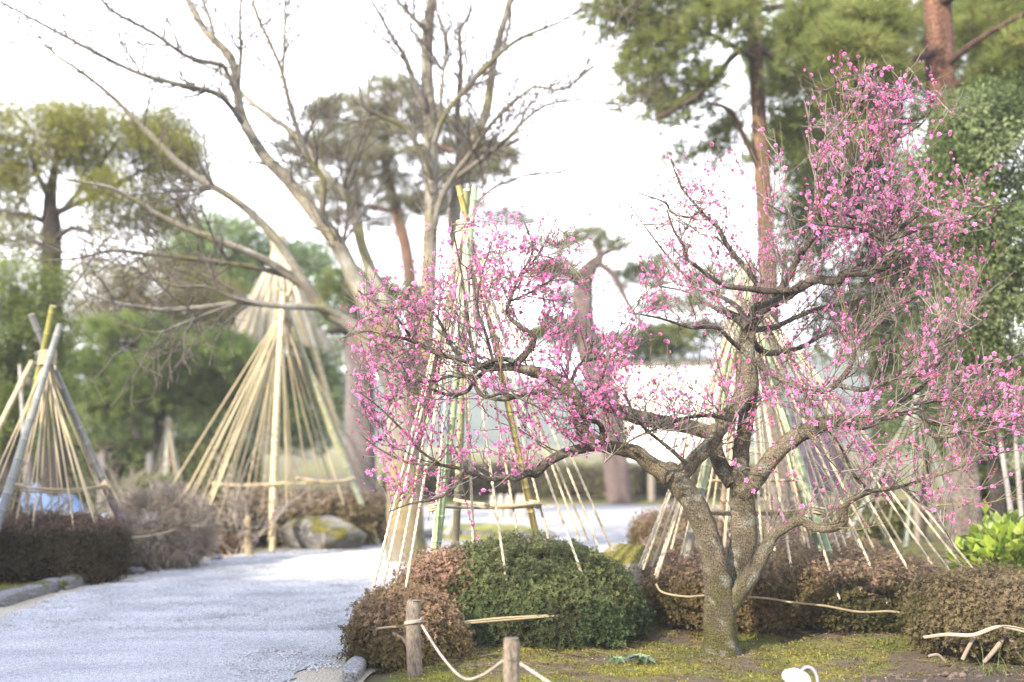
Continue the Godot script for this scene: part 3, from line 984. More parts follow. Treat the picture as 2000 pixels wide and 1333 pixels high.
func build_plum() -> void:
	var foot := G(1407, 1278)
	var o := thing("plum_tree", "gnarled plum tree covered in pink double blossom on the moss", "tree", Vector3(foot.x, 0, foot.z))
	var d := 10.0
	var paint := bark_paint(Color(0.25, 0.205, 0.135), Color(0.15, 0.145, 0.035), Color(0.42, 0.405, 0.32), 0.75, 0.2, 0.35)
	var dark := bark_paint(Color(0.18, 0.148, 0.115), Color(0.10, 0.092, 0.03), Color(0.34, 0.35, 0.30), 0.05, 0.27, 0.28)
	# the trunk and its limbs: [x, y, half width], distances, how the shoots grow (spacing, from)
	var big := [
		[[[1409, 1296, 45], [1408, 1272, 38], [1407, 1235, 34], [1406, 1190, 33], [1402, 1137, 30], [1392, 1085, 25.5], [1370, 1015, 24.5], [1345, 968, 25], [1318, 935, 26], [1298, 922, 25]], 10.0, 9.85, true],
		[[[1408, 1245, 22], [1417, 1185, 23], [1427, 1148, 26], [1441, 1112, 27], [1452, 1060, 28], [1453, 1010, 27], [1450, 965, 25], [1446, 920, 20], [1449, 872, 17], [1456, 830, 16], [1463, 790, 16], [1466, 752, 17]], 10.04, 10.12, true],
		[[[1325, 938, 20], [1350, 905, 17], [1380, 877, 16], [1404, 845, 15], [1420, 815, 16], [1446, 785, 17], [1465, 750, 19], [1461, 705, 16.5], [1459, 660, 17], [1465, 622, 14]], 9.86, 10.1, true],
		[[[1395, 862, 17], [1405, 905, 17], [1432, 945, 18]], 10.2, 10.1, true],
		[[[1448, 968, 20], [1472, 940, 20], [1495, 911, 18.5], [1520, 882, 18], [1548, 858, 18], [1575, 843, 17.5], [1612, 828, 16], [1650, 823, 16.5], [1685, 827, 15.5], [1722, 814, 12.5], [1762, 804, 9]], 10.05, 9.7, true],
		[[[1305, 930, 22], [1272, 908, 18], [1245, 887, 16], [1215, 878, 15], [1176, 870, 14.5], [1146, 852, 15], [1131, 824, 16], [1126, 790, 16], [1114, 763, 16], [1088, 742, 16], [1056, 730, 14], [1032, 724, 11], [1001, 717, 9], [966, 719, 8], [938, 719, 7]], 9.82, 9.4, true],
		[[[1424, 1185, 20], [1448, 1150, 20], [1476, 1110, 17.5], [1495, 1073, 14.5], [1514, 1044, 12], [1540, 1027, 11], [1567, 1017, 11], [1590, 1030, 10], [1625, 1031, 10.5], [1646, 1018, 11], [1649, 993, 8], [1663, 977, 7], [1700, 961, 5.5], [1760, 951, 4], [1840, 926, 3.2], [1905, 900, 2.4]], 9.95, 9.6, true],
		[[[1408, 838, 16], [1380, 845, 15], [1345, 833, 16], [1300, 827, 16], [1255, 818, 16], [1215, 806, 14], [1176, 788, 11], [1130, 775, 8], [1055, 766, 6], [985, 780, 5], [955, 775, 4], [942, 752, 3]], 10.1, 10.55, true],
		[[[1465, 640, 15], [1490, 604, 14], [1530, 583, 12.5], [1562, 562, 12], [1593, 546, 11.5], [1622, 550, 11], [1643, 545, 10.5], [1650, 534, 10], [1690, 533, 9.5], [1728, 523, 8], [1736, 512, 8], [1732, 466, 7], [1749, 452, 6], [1773, 435, 5], [1802, 414, 4], [1832, 402, 3]], 10.05, 9.6, false],
		[[[1465, 630, 11], [1478, 600, 11], [1504, 592, 10], [1538, 545, 9], [1562, 500, 8.5], [1598, 452, 7.5], [1625, 415, 6], [1650, 352, 5], [1697, 320, 4.4], [1707, 299, 4], [1734, 286, 4], [1752, 270, 3.6], [1761, 244, 3], [1763, 194, 2.2], [1776, 123, 1.2]], 10.1, 10.0, false],
		[[[1560, 566, 7], [1504, 569, 8], [1470, 565, 7.5], [1425, 560, 7], [1398, 548, 6], [1366, 525, 5], [1340, 503, 4.4], [1335, 480, 3.8], [1317, 451, 3.2], [1303, 411, 2]], 9.95, 9.5, false],
		[[[1486, 566, 6], [1461, 530, 7], [1434, 498, 7], [1416, 471, 6.4], [1402, 444, 5.6], [1380, 425, 4.6], [1362, 404, 4], [1335, 372, 3], [1324, 350, 2.4], [1310, 310, 1.4]], 10.0, 9.8, false],
		[[[1368, 410, 3.5], [1348, 425, 3.4], [1312, 415, 2.8], [1301, 397, 2.6], [1274, 386, 2.2], [1245, 377, 1.4]], 9.85, 9.5, false],
		[[[1462, 640, 13], [1440, 622, 12], [1415, 610, 10], [1398, 603, 6], [1375, 590, 4], [1340, 570, 3], [1290, 560, 2]], 10.0, 10.5, false],
		[[[1728, 470, 5.5], [1766, 459, 5.5], [1802, 445, 5], [1850, 433, 4], [1898, 426, 3], [1922, 404, 2.4], [1982, 399, 1.5]], 9.75, 9.3, false],
		[[[1730, 466, 5], [1706, 442, 4.5], [1670, 426, 4], [1634, 411, 3], [1600, 380, 2], [1580, 340, 1.2]], 9.75, 9.5, false],
		[[[1728, 472, 5], [1694, 452, 4], [1658, 444, 3.6], [1617, 440, 3], [1560, 430, 2], [1500, 400, 1.2]], 9.75, 9.3, false],
		[[[1643, 536, 7], [1662, 524, 8], [1672, 516, 7.5], [1699, 512, 7], [1728, 486, 5], [1770, 473, 3.4], [1840, 463, 2.2], [1905, 440, 1.2]], 9.85, 10.2, false],
		[[[1705, 300, 4], [1692, 247, 3.4], [1712, 220, 2.8], [1734, 202, 2.4], [1739, 176, 1.6]], 10.0, 9.9, false],
		[[[1749, 276, 3], [1780, 255, 2.6], [1807, 234, 2.2], [1844, 168, 1.2]], 10.0, 9.8, false],
		[[[1652, 350, 3.6], [1642, 312, 3.4], [1638, 268, 3], [1634, 207, 2.2], [1629, 147, 1.3]], 10.0, 10.0, false],
		[[[1638, 275, 2.6], [1676, 234, 2.2], [1700, 195, 1.8], [1712, 130, 1.1]], 10.0, 10.1, false],
		[[[1475, 705, 12], [1500, 724, 9], [1537, 746, 8.5], [1575, 765, 8], [1602, 765, 7.5], [1631, 754, 7], [1657, 722, 6], [1667, 700, 5], [1675, 652, 4], [1712, 600, 2.5]], 10.0, 9.5, false],
		[[[1636, 752, 6], [1660, 758, 6], [1687, 761, 6], [1716, 752, 5.6], [1744, 739, 5.4], [1785, 701, 4.6], [1830, 676, 4], [1875, 656, 3], [1927, 622, 2]], 9.7, 9.3, false],
		[[[1690, 760, 5], [1742, 740, 5], [1800, 731, 6], [1825, 712, 5], [1845, 690, 4.4], [1870, 665, 3.6], [1897, 637, 3], [1914, 600, 2], [1940, 540, 1.2]], 9.7, 9.9, false],
		[[[1744, 792, 7], [1775, 772, 6], [1800, 757, 5], [1826, 724, 4], [1850, 700, 3], [1900, 672, 2]], 9.7, 10.1, false],
		[[[1756, 805, 9], [1792, 804, 8.5], [1811, 820, 8], [1838, 828, 7], [1862, 826, 6], [1894, 819, 5], [1925, 824, 4], [1960, 831, 3.4], [2010, 826, 3]], 9.7, 9.4, false],
		[[[1808, 815, 6], [1812, 842, 6], [1828, 852, 6], [1860, 851, 5.5], [1894, 843, 4.4], [1900, 870, 3], [1930, 900, 2]], 9.65, 9.3, false],
		[[[1786, 790, 5], [1828, 783, 4.6], [1875, 785, 4], [1912, 806, 3.6], [1950, 815, 3], [2005, 829, 2.4]], 9.7, 10.0, false],
		[[[1575, 766, 4.4], [1570, 785, 4], [1563, 822, 3.4], [1580, 850, 2.6], [1602, 880, 2], [1650, 930, 1.2]], 9.7, 9.4, false],
		[[[1176, 872, 13], [1142, 875, 13], [1102, 886, 12.5], [1068, 904, 11.5], [1047, 925, 11], [1030, 925, 8.5], [1010, 934, 8], [987, 932, 7], [960, 936, 6], [925, 927, 5], [895, 915, 4.4], [850, 908, 3.6], [800, 905, 3.2], [745, 880, 2.4], [705, 850, 1.4]], 9.7, 9.3, false],
		[[[1004, 713, 10], [1030, 688, 8.5], [1043, 662, 7.5], [1030, 648, 7], [1015, 638, 6.5], [990, 612, 4], [998, 585, 3.6], [1011, 546, 3.2], [1040, 490, 2.4], [1022, 430, 1.3]], 9.45, 9.3, false],
		[[[1012, 546, 2.8], [1050, 499, 2.2], [1088, 427, 1.2]], 9.35, 9.5, false],
		[[[1000, 588, 2.8], [1045, 566, 2.4], [1090, 535, 2], [1108, 499, 1.2]], 9.35, 9.1, false],
		[[[965, 719, 7], [931, 712, 7.5], [898, 701, 7], [852, 690, 6], [807, 667, 5], [762, 656, 4], [717, 647, 2.8], [665, 662, 1.3]], 9.4, 9.0, false],
		[[[1002, 706, 7], [975, 702, 6], [940, 715, 6], [915, 735, 5], [880, 735, 4], [840, 745, 3], [790, 742, 2.4], [730, 715, 1.3]], 9.4, 9.2, false],
		[[[898, 701, 5], [880, 672, 4.4], [850, 615, 3.6], [820, 596, 3], [790, 590, 2.4], [750, 575, 1.3]], 9.35, 9.6, false],
		[[[931, 712, 5], [915, 640, 4], [905, 560, 3], [895, 500, 2.4], [880, 430, 1.2]], 9.4, 9.7, false],
		[[[966, 718, 5], [950, 655, 4], [932, 600, 3.4], [940, 540, 2.6], [962, 470, 1.4]], 9.4, 9.1, false],
		[[[807, 667, 4], [775, 622, 3.2], [742, 600, 2.4], [700, 568, 1.3]], 9.2, 9.0, false],
		[[[950, 722, 6], [925, 745, 5], [912, 765, 4.6], [880, 772, 4], [840, 760, 3.6], [780, 740, 2.8], [730, 705, 1.6]], 9.4, 9.7, false],
		[[[925, 735, 5], [932, 762, 5], [950, 776, 4.6], [990, 770, 3], [1060, 800, 2]], 9.4, 9.0, false],
		[[[860, 908, 4], [820, 880, 3.2], [790, 845, 2.8], [745, 800, 2.2], [700, 765, 1.2]], 9.3, 9.0, false],
		[[[905, 918, 4.4], [885, 955, 3.6], [850, 975, 3], [800, 985, 2.2], [760, 1000, 1.3]], 9.35, 9.1, false],
		[[[1176, 866, 7], [1176, 840, 7], [1168, 826, 6], [1150, 822, 5], [1130, 810, 4]], 9.6, 9.4, false],
		[[[1130, 830, 5], [1155, 790, 4], [1170, 750, 3.4], [1190, 700, 2.4], [1217, 620, 1.2]], 9.6, 9.3, false],
		[[[1112, 760, 5], [1130, 715, 4.4], [1165, 700, 4], [1210, 692, 2.4], [1255, 660, 1.4]], 9.7, 10.1, false],
		[[[1340, 905, 6], [1300, 870, 4.4], [1262, 840, 3.6], [1240, 812, 2.6], [1220, 770, 1.3]], 9.7, 9.2, false],
		[[[1420, 818, 6], [1380, 812, 5], [1325, 820, 4.4], [1282, 838, 3.6], [1230, 862, 2.6], [1180, 905, 1.6]], 9.8, 9.3, false],
		[[[1700, 961, 5], [1670, 930, 4], [1640, 870, 3], [1600, 820, 1.8]], 9.6, 9.3, false],
		[[[1762, 951, 3.6], [1800, 985, 2.8], [1830, 1010, 2.2], [1870, 1080, 1.2]], 9.6, 9.3, false],
		[[[1460, 690, 8], [1430, 668, 6], [1400, 640, 5], [1350, 640, 4], [1290, 622, 3], [1225, 610, 1.6]], 10.1, 9.6, false],
		[[[1468, 645, 8], [1510, 640, 7], [1560, 618, 6], [1610, 600, 5], [1660, 590, 4], [1720, 560, 3], [1790, 540, 1.6]], 10.2, 10.9, false],
		[[[1470, 670, 9], [1500, 690, 8], [1560, 680, 6], [1620, 650, 4], [1690, 640, 3], [1760, 600, 1.6]], 10.2, 11.2, false],
		[[[1465, 640, 9], [1440, 600, 7], [1400, 575, 5], [1340, 540, 4], [1280, 470, 2.6], [1230, 400, 1.4]], 10.2, 11.0, false],
	]
	var trunk := mb()
	for k in big.size():
		var e: Array = big[k]
		var q := limb(e[0], e[1], e[2], 5)
		for j in q[1].size():
			q[1][j] *= 0.92 if k < 8 else 0.8
		var b := trunk if k < 4 else mb()
		b.tube(q[0], q[1], 18 if k < 8 else 9, paint if e[3] else dark, 0.17 if e[3] else 0.13, 8.0)
		if k >= 4:
			part("limb", b, M.bark, o)
		plum_limbs.append(q)
	part("trunk", trunk, M.bark, o)
	# shoots that grow from the limbs, and twigs that grow from the shoots
	var shoots := mb()
	var grey_bark := Color(0.19, 0.165, 0.145)
	var green_bark := Color(0.14, 0.12, 0.06)
	var heart := P(1400, 900, 10.0)
	for k in plum_limbs.size():
		var path: PackedVector3Array = plum_limbs[k][0]
		var rad: PackedFloat32Array = plum_limbs[k][1]
		var acc := R(0.0, 0.08)
		for j in range(1, path.size()):
			acc += path[j].distance_to(path[j - 1])
			if rad[j] > 0.058 or (k < 8 and path[j].y < 1.35 and k != 5 and k != 6):
				acc = 0.0
				continue
			while acc > 0.0:
				acc -= R(0.045, 0.105)
				var t := (path[j] - path[j - 1]).normalized()
				var out := ((path[j] - heart) * Vector3(1, 0.3, 1)).normalized()
				var dir := t * R(0.2, 0.9) + t.cross(RV()).normalized() * 0.9 + out * R(0.0, 0.6) + Vector3(0, R(-0.2, 0.95), 0)
				var size := R(0.24, 0.72)
				var g := grow(path[j], dir, size, 0.20, 0.04, 7)
				if in_crown(g[7]) > 1.0:
					g = grow(path[j], dir * 0.5 + (P(1250 if path[j].x < 0.8 else 1620, 700, 9.8) - path[j]).normalized(), size * 0.5, 0.25, 0.05, 7)
				var r := R(0.0032, 0.0060)
				var tone := (grey_bark if rng.randf() < 0.7 else green_bark) * R(0.7, 1.5)
				shoots.tube(g, taper(r, 0.0016, 8), 5, tone)
				var rich := clampf((0.70 + 0.15 * smoothstep(1.7, 1.2, g[4].y) if g[4].x < 0.75 else 0.40) + 1.3 * nz2.get_noise_3dv(g[4] * 10.0), 0.0, 1.0)
				if in_crown(g[4]) > 1.0:
					rich *= 0.3
				flowers_along(g, 0.026, rich * 0.50, 0.35)
				var n := int(size / 0.075)
				for m in n:
					var at := 1 + rng.randi() % 6
					var tt := (g[at + 1] - g[at]).normalized()
					var tw := grow(g[at], tt * 0.8 + tt.cross(RV()).normalized() * 0.8 + Vector3(0, R(-0.2, 0.7), 0), R(0.08, 0.34), 0.16, 0.06, 4)
					shoots.tube(tw, taper(0.0029, 0.0015, 5), 4, tone * R(0.8, 1.2))
					flowers_along(tw, 0.025, clampf(rich + R(-0.4, 0.25), 0.0, 1.0) * 0.52, 0.1)
	# long straight upright water shoots
	for e in [[1640, 330, 1650, 100], [1598, 320, 1560, 150], [1690, 320, 1700, 112], [1420, 420, 1405, 280], [1330, 380, 1290, 240], [1300, 400, 1252, 250], [1765, 470, 1775, 240], [1825, 420, 1830, 230], [1500, 420, 1480, 210], [1545, 440, 1520, 240], [1040, 500, 1062, 400], [1005, 560, 985, 420], [845, 640, 825, 510], [735, 620, 725, 530], [1850, 620, 1890, 430], [1905, 600, 1965, 480], [1880, 610, 1950, 450], [1217, 640, 1240, 600], [1105, 700, 1110, 615], [1150, 705, 1125, 620]]:
		var dd := R(9.4, 10.1)
		var a := P(e[0], e[1], dd)
		var g := grow(a, P(e[2], e[3], dd) - a, a.distance_to(P(e[2], e[3], dd)), 0.03, 0.0, 8)
		shoots.tube(g, taper(0.0042, 0.0013, 9), 5, green_bark * R(0.9, 1.7))
		flowers_along(g, 0.04, 0.25, 0.2)
	part("twigs", shoots, M.thin, o).set_meta("kind", "stuff")
	# blossoms: the nearest ones one by one, the others together
	var flower_meshes := []
	for k in 6:
		var b := mb()
		flower(b, Vector3.ZERO, Vector3.UP, 0.0152, 1.0 if k < 4 else 0.65, R(0.88, 1.1))
		flower_meshes.append(b.mesh(M.petal))
	plum_spots.sort_custom(func(a, b): return a[0].z > b[0].z)
	var rest := mb()
	var shown := 0
	for s in plum_spots:
		var up: Vector3 = (s[1] + Vector3(0, 0.15, 0.25)).normalized()
		if s[2] < 2 and shown < 300:
			var f := MeshInstance3D.new()
			f.name = "blossom"
			f.mesh = flower_meshes[rng.randi() % 4 if s[2] == 0 else 4 + rng.randi() % 2]
			o.add_child(f, true)
			f.transform = Transform3D(facing(up, R(0.75, 1.25)), s[0] - o.position)
			shown += 1
		elif s[2] == 2:
			bud(rest, s[0], s[1], R(0.005, 0.0085), R(0.8, 1.2))
		else:
			flower(rest, s[0], up, 0.0152 * R(0.7, 1.25), 1.0 if s[2] == 0 else R(0.4, 0.8), R(0.82, 1.12))
	part("blossoms", rest, M.petal, o).set_meta("kind", "stuff")
	print("blossoms ", plum_spots.size())

# ---------------------------------------------------------------- the bare maple
func build_maple() -> void:
	var o := thing("maple_tree", "tall bare maple with pale lichened limbs and a yellow-stained trunk", "tree", Vector3(G(795, 1090).x, 0, G(795, 1090).z))
	var paint := func(p: Vector3, _f: float):
		var c := Color(0.205, 0.185, 0.14) * (1.0 + 0.6 * nz.get_noise_3dv(p * 14.0))
		c = c.lerp(Color(0.29, 0.275, 0.23), smoothstep(0.1, 0.3, nz2.get_noise_3dv(p * 26.0)))
		c = c.lerp(Color(0.235, 0.175, 0.08), smoothstep(0.05, 0.4, nz.get_noise_3dv(p * 9.0 + Vector3(30, 0, 0)) + 0.06) * smoothstep(4.6, 2.6, p.y) * 0.75)
		c = c.lerp(Color(0.20, 0.185, 0.06), smoothstep(0.12, 0.35, nz2.get_noise_3dv(p * 11.0 + Vector3(0, 0, 40))) * 0.7)
		return c.lerp(Color(0.085, 0.07, 0.06), smoothstep(0.18, 0.4, nz.get_noise_3dv(p * 19.0 + Vector3(0, 60, 0))) * 0.5)
	var thin := Color(0.115, 0.095, 0.08)
	var list := [
		["trunk", [[795, 1100, 52], [792, 1040, 46], [788, 960, 43], [785, 880, 41], [782, 800, 40], [778, 740, 38], [770, 690, 32], [748, 655, 27], [700, 560, 23], [655, 470, 19], [620, 425, 17], [560, 350, 15], [520, 310, 14], [490, 265, 13], [470, 222, 12], [462, 170, 11], [450, 112, 10], [402, 62, 9], [375, 15, 8], [352, -25, 7]], 17.3, 16.2, 14],
		["limb", [[800, 800, 30], [822, 735, 24], [832, 640, 19], [838, 520, 18], [842, 400, 17], [840, 250, 16], [833, 120, 15], [838, 40, 14], [846, -30, 12]], 17.4, 17.4, 12],
		["limb", [[790, 900, 32], [830, 780, 24], [855, 690, 18], [880, 600, 16], [893, 500, 15], [887, 430, 16], [897, 340, 15], [905, 295, 15], [925, 268, 14], [948, 225, 12], [958, 165, 11], [966, 110, 10], [985, 40, 9], [1004, -25, 8]], 17.6, 18.2, 12],
		["limb", [[765, 745, 28], [730, 690, 20], [690, 640, 17], [640, 612, 15], [600, 560, 13], [550, 482, 11], [500, 425, 10], [450, 385, 9.5], [390, 350, 9], [350, 320, 8.5], [310, 281, 8], [270, 240, 6.5], [225, 195, 5.5], [190, 165, 5], [150, 135, 4], [95, 95, 3], [40, 20, 2]], 17.0, 15.2, 10],
		["limb", [[640, 610, 13], [600, 566, 12], [545, 525, 11], [500, 500, 10], [425, 470, 9], [350, 440, 8], [300, 415, 7], [260, 390, 6], [210, 365, 4.5], [125, 350, 3]], 16.9, 15.6, 8],
		["limb", [[600, 555, 8], [530, 530, 7], [450, 515, 7], [350, 502, 6], [275, 495, 5], [215, 490, 4], [150, 505, 3], [70, 510, 2]], 16.9, 15.4, 7],
		["limb", [[745, 668, 18], [700, 642, 13], [640, 606, 10], [595, 600, 8.5], [550, 598, 8], [470, 592, 7], [400, 600, 6.5], [320, 605, 5.5], [260, 598, 5], [220, 590, 4], [160, 570, 2.5]], 17.0, 15.0, 8],
		["limb", [[500, 592, 6], [450, 580, 5], [400, 560, 4.5], [350, 560, 3.5], [290, 545, 2], [250, 520, 1.4]], 16.0, 15.4, 6],
		["limb", [[460, 594, 5], [400, 615, 4.5], [350, 635, 4], [300, 650, 3], [225, 630, 1.6]], 15.9, 15.2, 6],
		["limb", [[778, 690, 22], [765, 630, 17], [748, 578, 15], [725, 530, 14], [705, 475, 13], [695, 425, 13], [675, 380, 12], [635, 340, 11], [600, 290, 10], [560, 250, 8], [530, 230, 7], [480, 190, 6], [435, 145, 4.5], [380, 120, 3]], 17.6, 18.4, 10],
		["limb", [[629, 430, 8], [630, 385, 8], [630, 350, 7.5], [602, 310, 7], [585, 265, 6.5], [567, 210, 6], [550, 140, 5], [530, 90, 4.5], [502, 30, 4], [488, -20, 3]], 16.6, 16.0, 8],
		["limb", [[552, 145, 4], [554, 110, 4], [556, 50, 3], [557, -20, 2.6]], 16.1, 16.0, 6],
		["limb", [[472, 240, 8], [450, 208, 7], [420, 182, 7], [350, 165, 6], [275, 145, 5.5], [200, 110, 5], [110, 62, 4], [50, 30, 3.4], [-15, -5, 2.6]], 16.2, 14.8, 8],
		["limb", [[468, 205, 6], [440, 135, 6], [425, 125, 6], [365, 110, 5.5], [300, 65, 5], [225, 25, 4], [190, -10, 3]], 16.2, 15.2, 8],
		["limb", [[464, 175, 6], [470, 100, 5], [468, 40, 4], [472, -20, 3]], 16.2, 16.2, 7],
		["limb", [[418, 78, 5], [410, 40, 4.5], [395, 0, 4], [385, -30, 3]], 16.1, 16.1, 7],
		["limb", [[840, 345, 8], [828, 305, 6.5], [790, 250, 6], [750, 230, 5], [718, 215, 4], [685, 190, 2.4]], 17.3, 16.6, 7],
		["limb", [[720, 212, 3], [719, 180, 3], [718, 150, 2], [710, 90, 1.4]], 16.7, 16.7, 5],
		["limb", [[830, 215, 9], [818, 185, 8], [790, 110, 6], [770, 80, 5], [742, 30, 4], [715, -20, 3]], 17.3, 17.0, 8],
		["limb", [[833, 60, 7], [808, 35, 6], [780, 5, 5], [760, -25, 4]], 17.3, 17.3, 7],
		["limb", [[905, 290, 9], [893, 250, 8], [895, 200, 7.5], [900, 120, 6], [898, 62, 5], [915, 30, 4], [925, -20, 3]], 18.0, 17.6, 8],
		["limb", [[845, 470, 8], [857, 400, 7], [885, 345, 6.5], [920, 298, 6], [950, 255, 6], [978, 222, 5], [1015, 190, 4.5], [1045, 170, 4], [1100, 175, 3.4], [1140, 145, 3], [1165, 122, 2.4], [1175, 80, 1.8]], 17.2, 16.0, 8],
		["limb", [[848, 280, 8], [866, 230, 7], [900, 185, 7], [948, 132, 7], [1000, 85, 5.5], [1050, 60, 4.5], [1100, 40, 3.4], [1150, 5, 2]], 17.2, 16.2, 8],
		["limb", [[884, 352, 7], [935, 315, 6], [980, 280, 5], [1050, 215, 3.6], [1125, 195, 2.6], [1235, 210, 1.4]], 17.4, 16.6, 6],
		["limb", [[858, 235, 5], [864, 160, 4.5], [870, 80, 4], [855, 25, 3], [850, -20, 2]], 17.2, 17.2, 6],
		["limb", [[880, 480, 7], [905, 430, 6], [960, 370, 4], [1040, 340, 3], [1110, 335, 2]], 17.4, 17.0, 6],
	]
	var twigs := mb()
	for e in list:
		var q := limb(e[1], e[2], e[3], 4)
		for k in q[1].size():
			q[1][k] *= 0.8
		var b := mb()
		var slim: bool = e[1][0][2] < 9.5
		b.tube(q[0], q[1], e[4], paint if not slim else func(p: Vector3, f: float): return paint.call(p, f) * 0.62, 0.14, 1.4)
		part(e[0], b, M.pale_bark, o)
		twiggery(twigs, q[0], q[1], 0.14 if slim else 0.32, 0.45, 1.5, 0.18, thin, 1, 0.25 if slim else 0.45)
	part("twigs", twigs, M.thin, o).set_meta("kind", "stuff")

# ---------------------------------------------------------------- trees behind
func build_trees() -> void:
	var olive := [Color(0.07, 0.08, 0.02), Color(0.14, 0.145, 0.035), Color(0.21, 0.19, 0.05)]
	var deep := [Color(0.07, 0.10, 0.045), Color(0.11, 0.15, 0.06), Color(0.15, 0.19, 0.075)]
	var mid := [Color(0.06, 0.085, 0.025), Color(0.11, 0.145, 0.04), Color(0.17, 0.19, 0.06)]
	var pine := [Color(0.045, 0.065, 0.025), Color(0.085, 0.115, 0.04), Color(0.14, 0.15, 0.055)]
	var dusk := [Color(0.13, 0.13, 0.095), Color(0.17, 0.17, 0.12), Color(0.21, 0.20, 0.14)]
	var dark_bark := Color(0.075, 0.062, 0.052)
	var red_bark := Color(0.22, 0.125, 0.085)
	var o := tree("evergreen_oak", "yellow-green evergreen with a dark crooked trunk standing against the sky", "tree", [[104, 1012, 26], [101, 700, 23], [100, 560, 20], [100, 440, 19], [97, 392, 14], [106, 330, 8], [120, 270, 5]], 27.0, 27.0, dark_bark, M.pine_bark)
	branches(o, [[[100, 440, 8], [60, 422, 6], [0, 412, 4], [-60, 380, 3]], [[102, 472, 8], [140, 446, 6], [178, 456, 4]], [[100, 420, 9], [150, 398, 6], [225, 362, 5], [300, 320, 3]], [[98, 392, 8], [70, 335, 5], [55, 285, 3]], [[118, 415, 6], [190, 330, 4], [230, 270, 3]]], 27.0, 26.4, dark_bark, M.pine_bark)
	crown(o, pads([[60, 258, 95, 55, 27, 1.2, 120], [180, 262, 115, 55, 26.5, 1.4, 170], [290, 305, 80, 55, 26.5, 1.2, 120], [330, 255, 55, 40, 27.5, 0.8, 60], [35, 345, 55, 40, 27, 0.9, 50], [240, 375, 80, 35, 26, 0.9, 60], [150, 330, 70, 30, 27, 1.0, 50], [20, 480, 80, 40, 26, 0.8, 50], [320, 400, 55, 45, 27, 0.8, 70], [-40, 300, 70, 70, 27, 1.0, 60], [220, 440, 60, 30, 27, 0.7, 34], [30, 430, 50, 30, 27, 0.7, 30], [365, 330, 30, 60, 27, 0.6, 40]]), shapes.fine_broad, olive, 0.85, 1.3, 0.7, -0.2)
	o = tree("evergreen_tree", "dense dark evergreen at the left edge beyond the small rope tent", "tree", [[20, 1030, 20], [25, 800, 18], [30, 560, 12]], 24.0, 24.0, dark_bark, M.pine_bark)
	crown(o, pads([[30, 560, 100, 50, 24, 1.0, 150], [-20, 640, 110, 80, 23.5, 1.2, 200], [70, 650, 70, 60, 24, 1.0, 120], [30, 740, 110, 60, 24, 1.2, 170], [0, 820, 110, 50, 24, 1.0, 110]]), shapes.fine_broad, mid, 0.7, 1.1, 0.9, -0.35)
	# the wooded slope behind the left lawn
	var left := [
		["olive brown leafy tree behind the maple's low drooping twigs", [[260, 990, 14], [265, 760, 12], [270, 560, 7]], 35.0, [[190, 560, 90, 55, 34.5, 1.4, 100], [310, 560, 110, 55, 35, 1.4, 130], [250, 630, 120, 40, 35, 1.4, 110], [400, 590, 80, 50, 36, 1.4, 90]], [Color(0.10, 0.085, 0.035), Color(0.15, 0.13, 0.05), Color(0.17, 0.17, 0.07)], "fine_broad"],
		["fresh green tree rising behind the far rope tent's tip", [[455, 980, 14], [452, 700, 12], [450, 500, 7]], 41.0, [[430, 470, 90, 45, 41, 1.6, 110], [500, 520, 90, 45, 42, 1.6, 110], [590, 520, 80, 40, 43, 1.4, 90], [360, 500, 60, 45, 41, 1.3, 70], [450, 570, 110, 45, 41, 1.6, 110], [620, 590, 90, 45, 42, 1.4, 90]], [Color(0.06, 0.10, 0.04), Color(0.10, 0.16, 0.055), Color(0.15, 0.20, 0.08)], "broad"],
		["deep green spreading pine behind the left rope tent", [[315, 1000, 13], [312, 860, 12], [318, 720, 9], [340, 640, 5]], 31.0, [[400, 690, 105, 26, 30, 1.2, 150], [250, 655, 90, 24, 31, 1.2, 110], [330, 735, 110, 24, 30.5, 1.2, 130], [190, 720, 90, 24, 31, 1.2, 100], [210, 790, 110, 28, 31, 1.2, 120], [380, 775, 100, 24, 31, 1.2, 100], [470, 730, 60, 24, 31, 1.0, 60]], [Color(0.08, 0.115, 0.04), Color(0.125, 0.175, 0.055), Color(0.17, 0.21, 0.075)], "needle"],
		["bluish dark green tree low behind the spreading pine", [[440, 985, 13], [440, 800, 10], [445, 700, 6]], 38.0, [[430, 640, 110, 50, 38, 1.5, 120], [330, 800, 130, 50, 37, 1.5, 140], [480, 800, 110, 70, 38, 1.5, 150], [560, 700, 80, 70, 39, 1.5, 120], [200, 850, 130, 40, 37, 1.5, 110], [600, 800, 90, 70, 39, 1.5, 130], [640, 680, 70, 60, 39, 1.3, 80]], deep, "broad"],
	]
	for e in left:
		var t := tree("pine_tree" if e[5] == "needle" else "evergreen_tree", e[0], "tree", e[1], e[2], e[2], dark_bark, M.pine_bark, "trees on the wooded slope at the left")
		crown(t, pads(e[3]), shapes[e[5]], e[4], 1.0, 1.5, 0.8, -0.6)
		if e[5] == "needle":
			branches(t, [[[318, 740, 6], [370, 715, 5], [430, 705, 3]], [[320, 700, 6], [260, 675, 5], [200, 668, 3]], [[314, 800, 6], [250, 790, 5], [170, 800, 3]], [[318, 720, 5], [400, 790, 4], [470, 770, 3]]], 31.0, 30.4, dark_bark, M.pine_bark)
	# far pines in the middle, paled by the air
	o = tree("pine_tree", "far red-trunked pine in flat tiers seen through the maple limbs", "tree", [[815, 985, 15], [806, 640, 13], [795, 500, 12.5], [778, 430, 12], [765, 380, 11], [755, 330, 10], [752, 280, 8], [760, 200, 4]], 34.0, 34.0, red_bark, M.pine_bark)
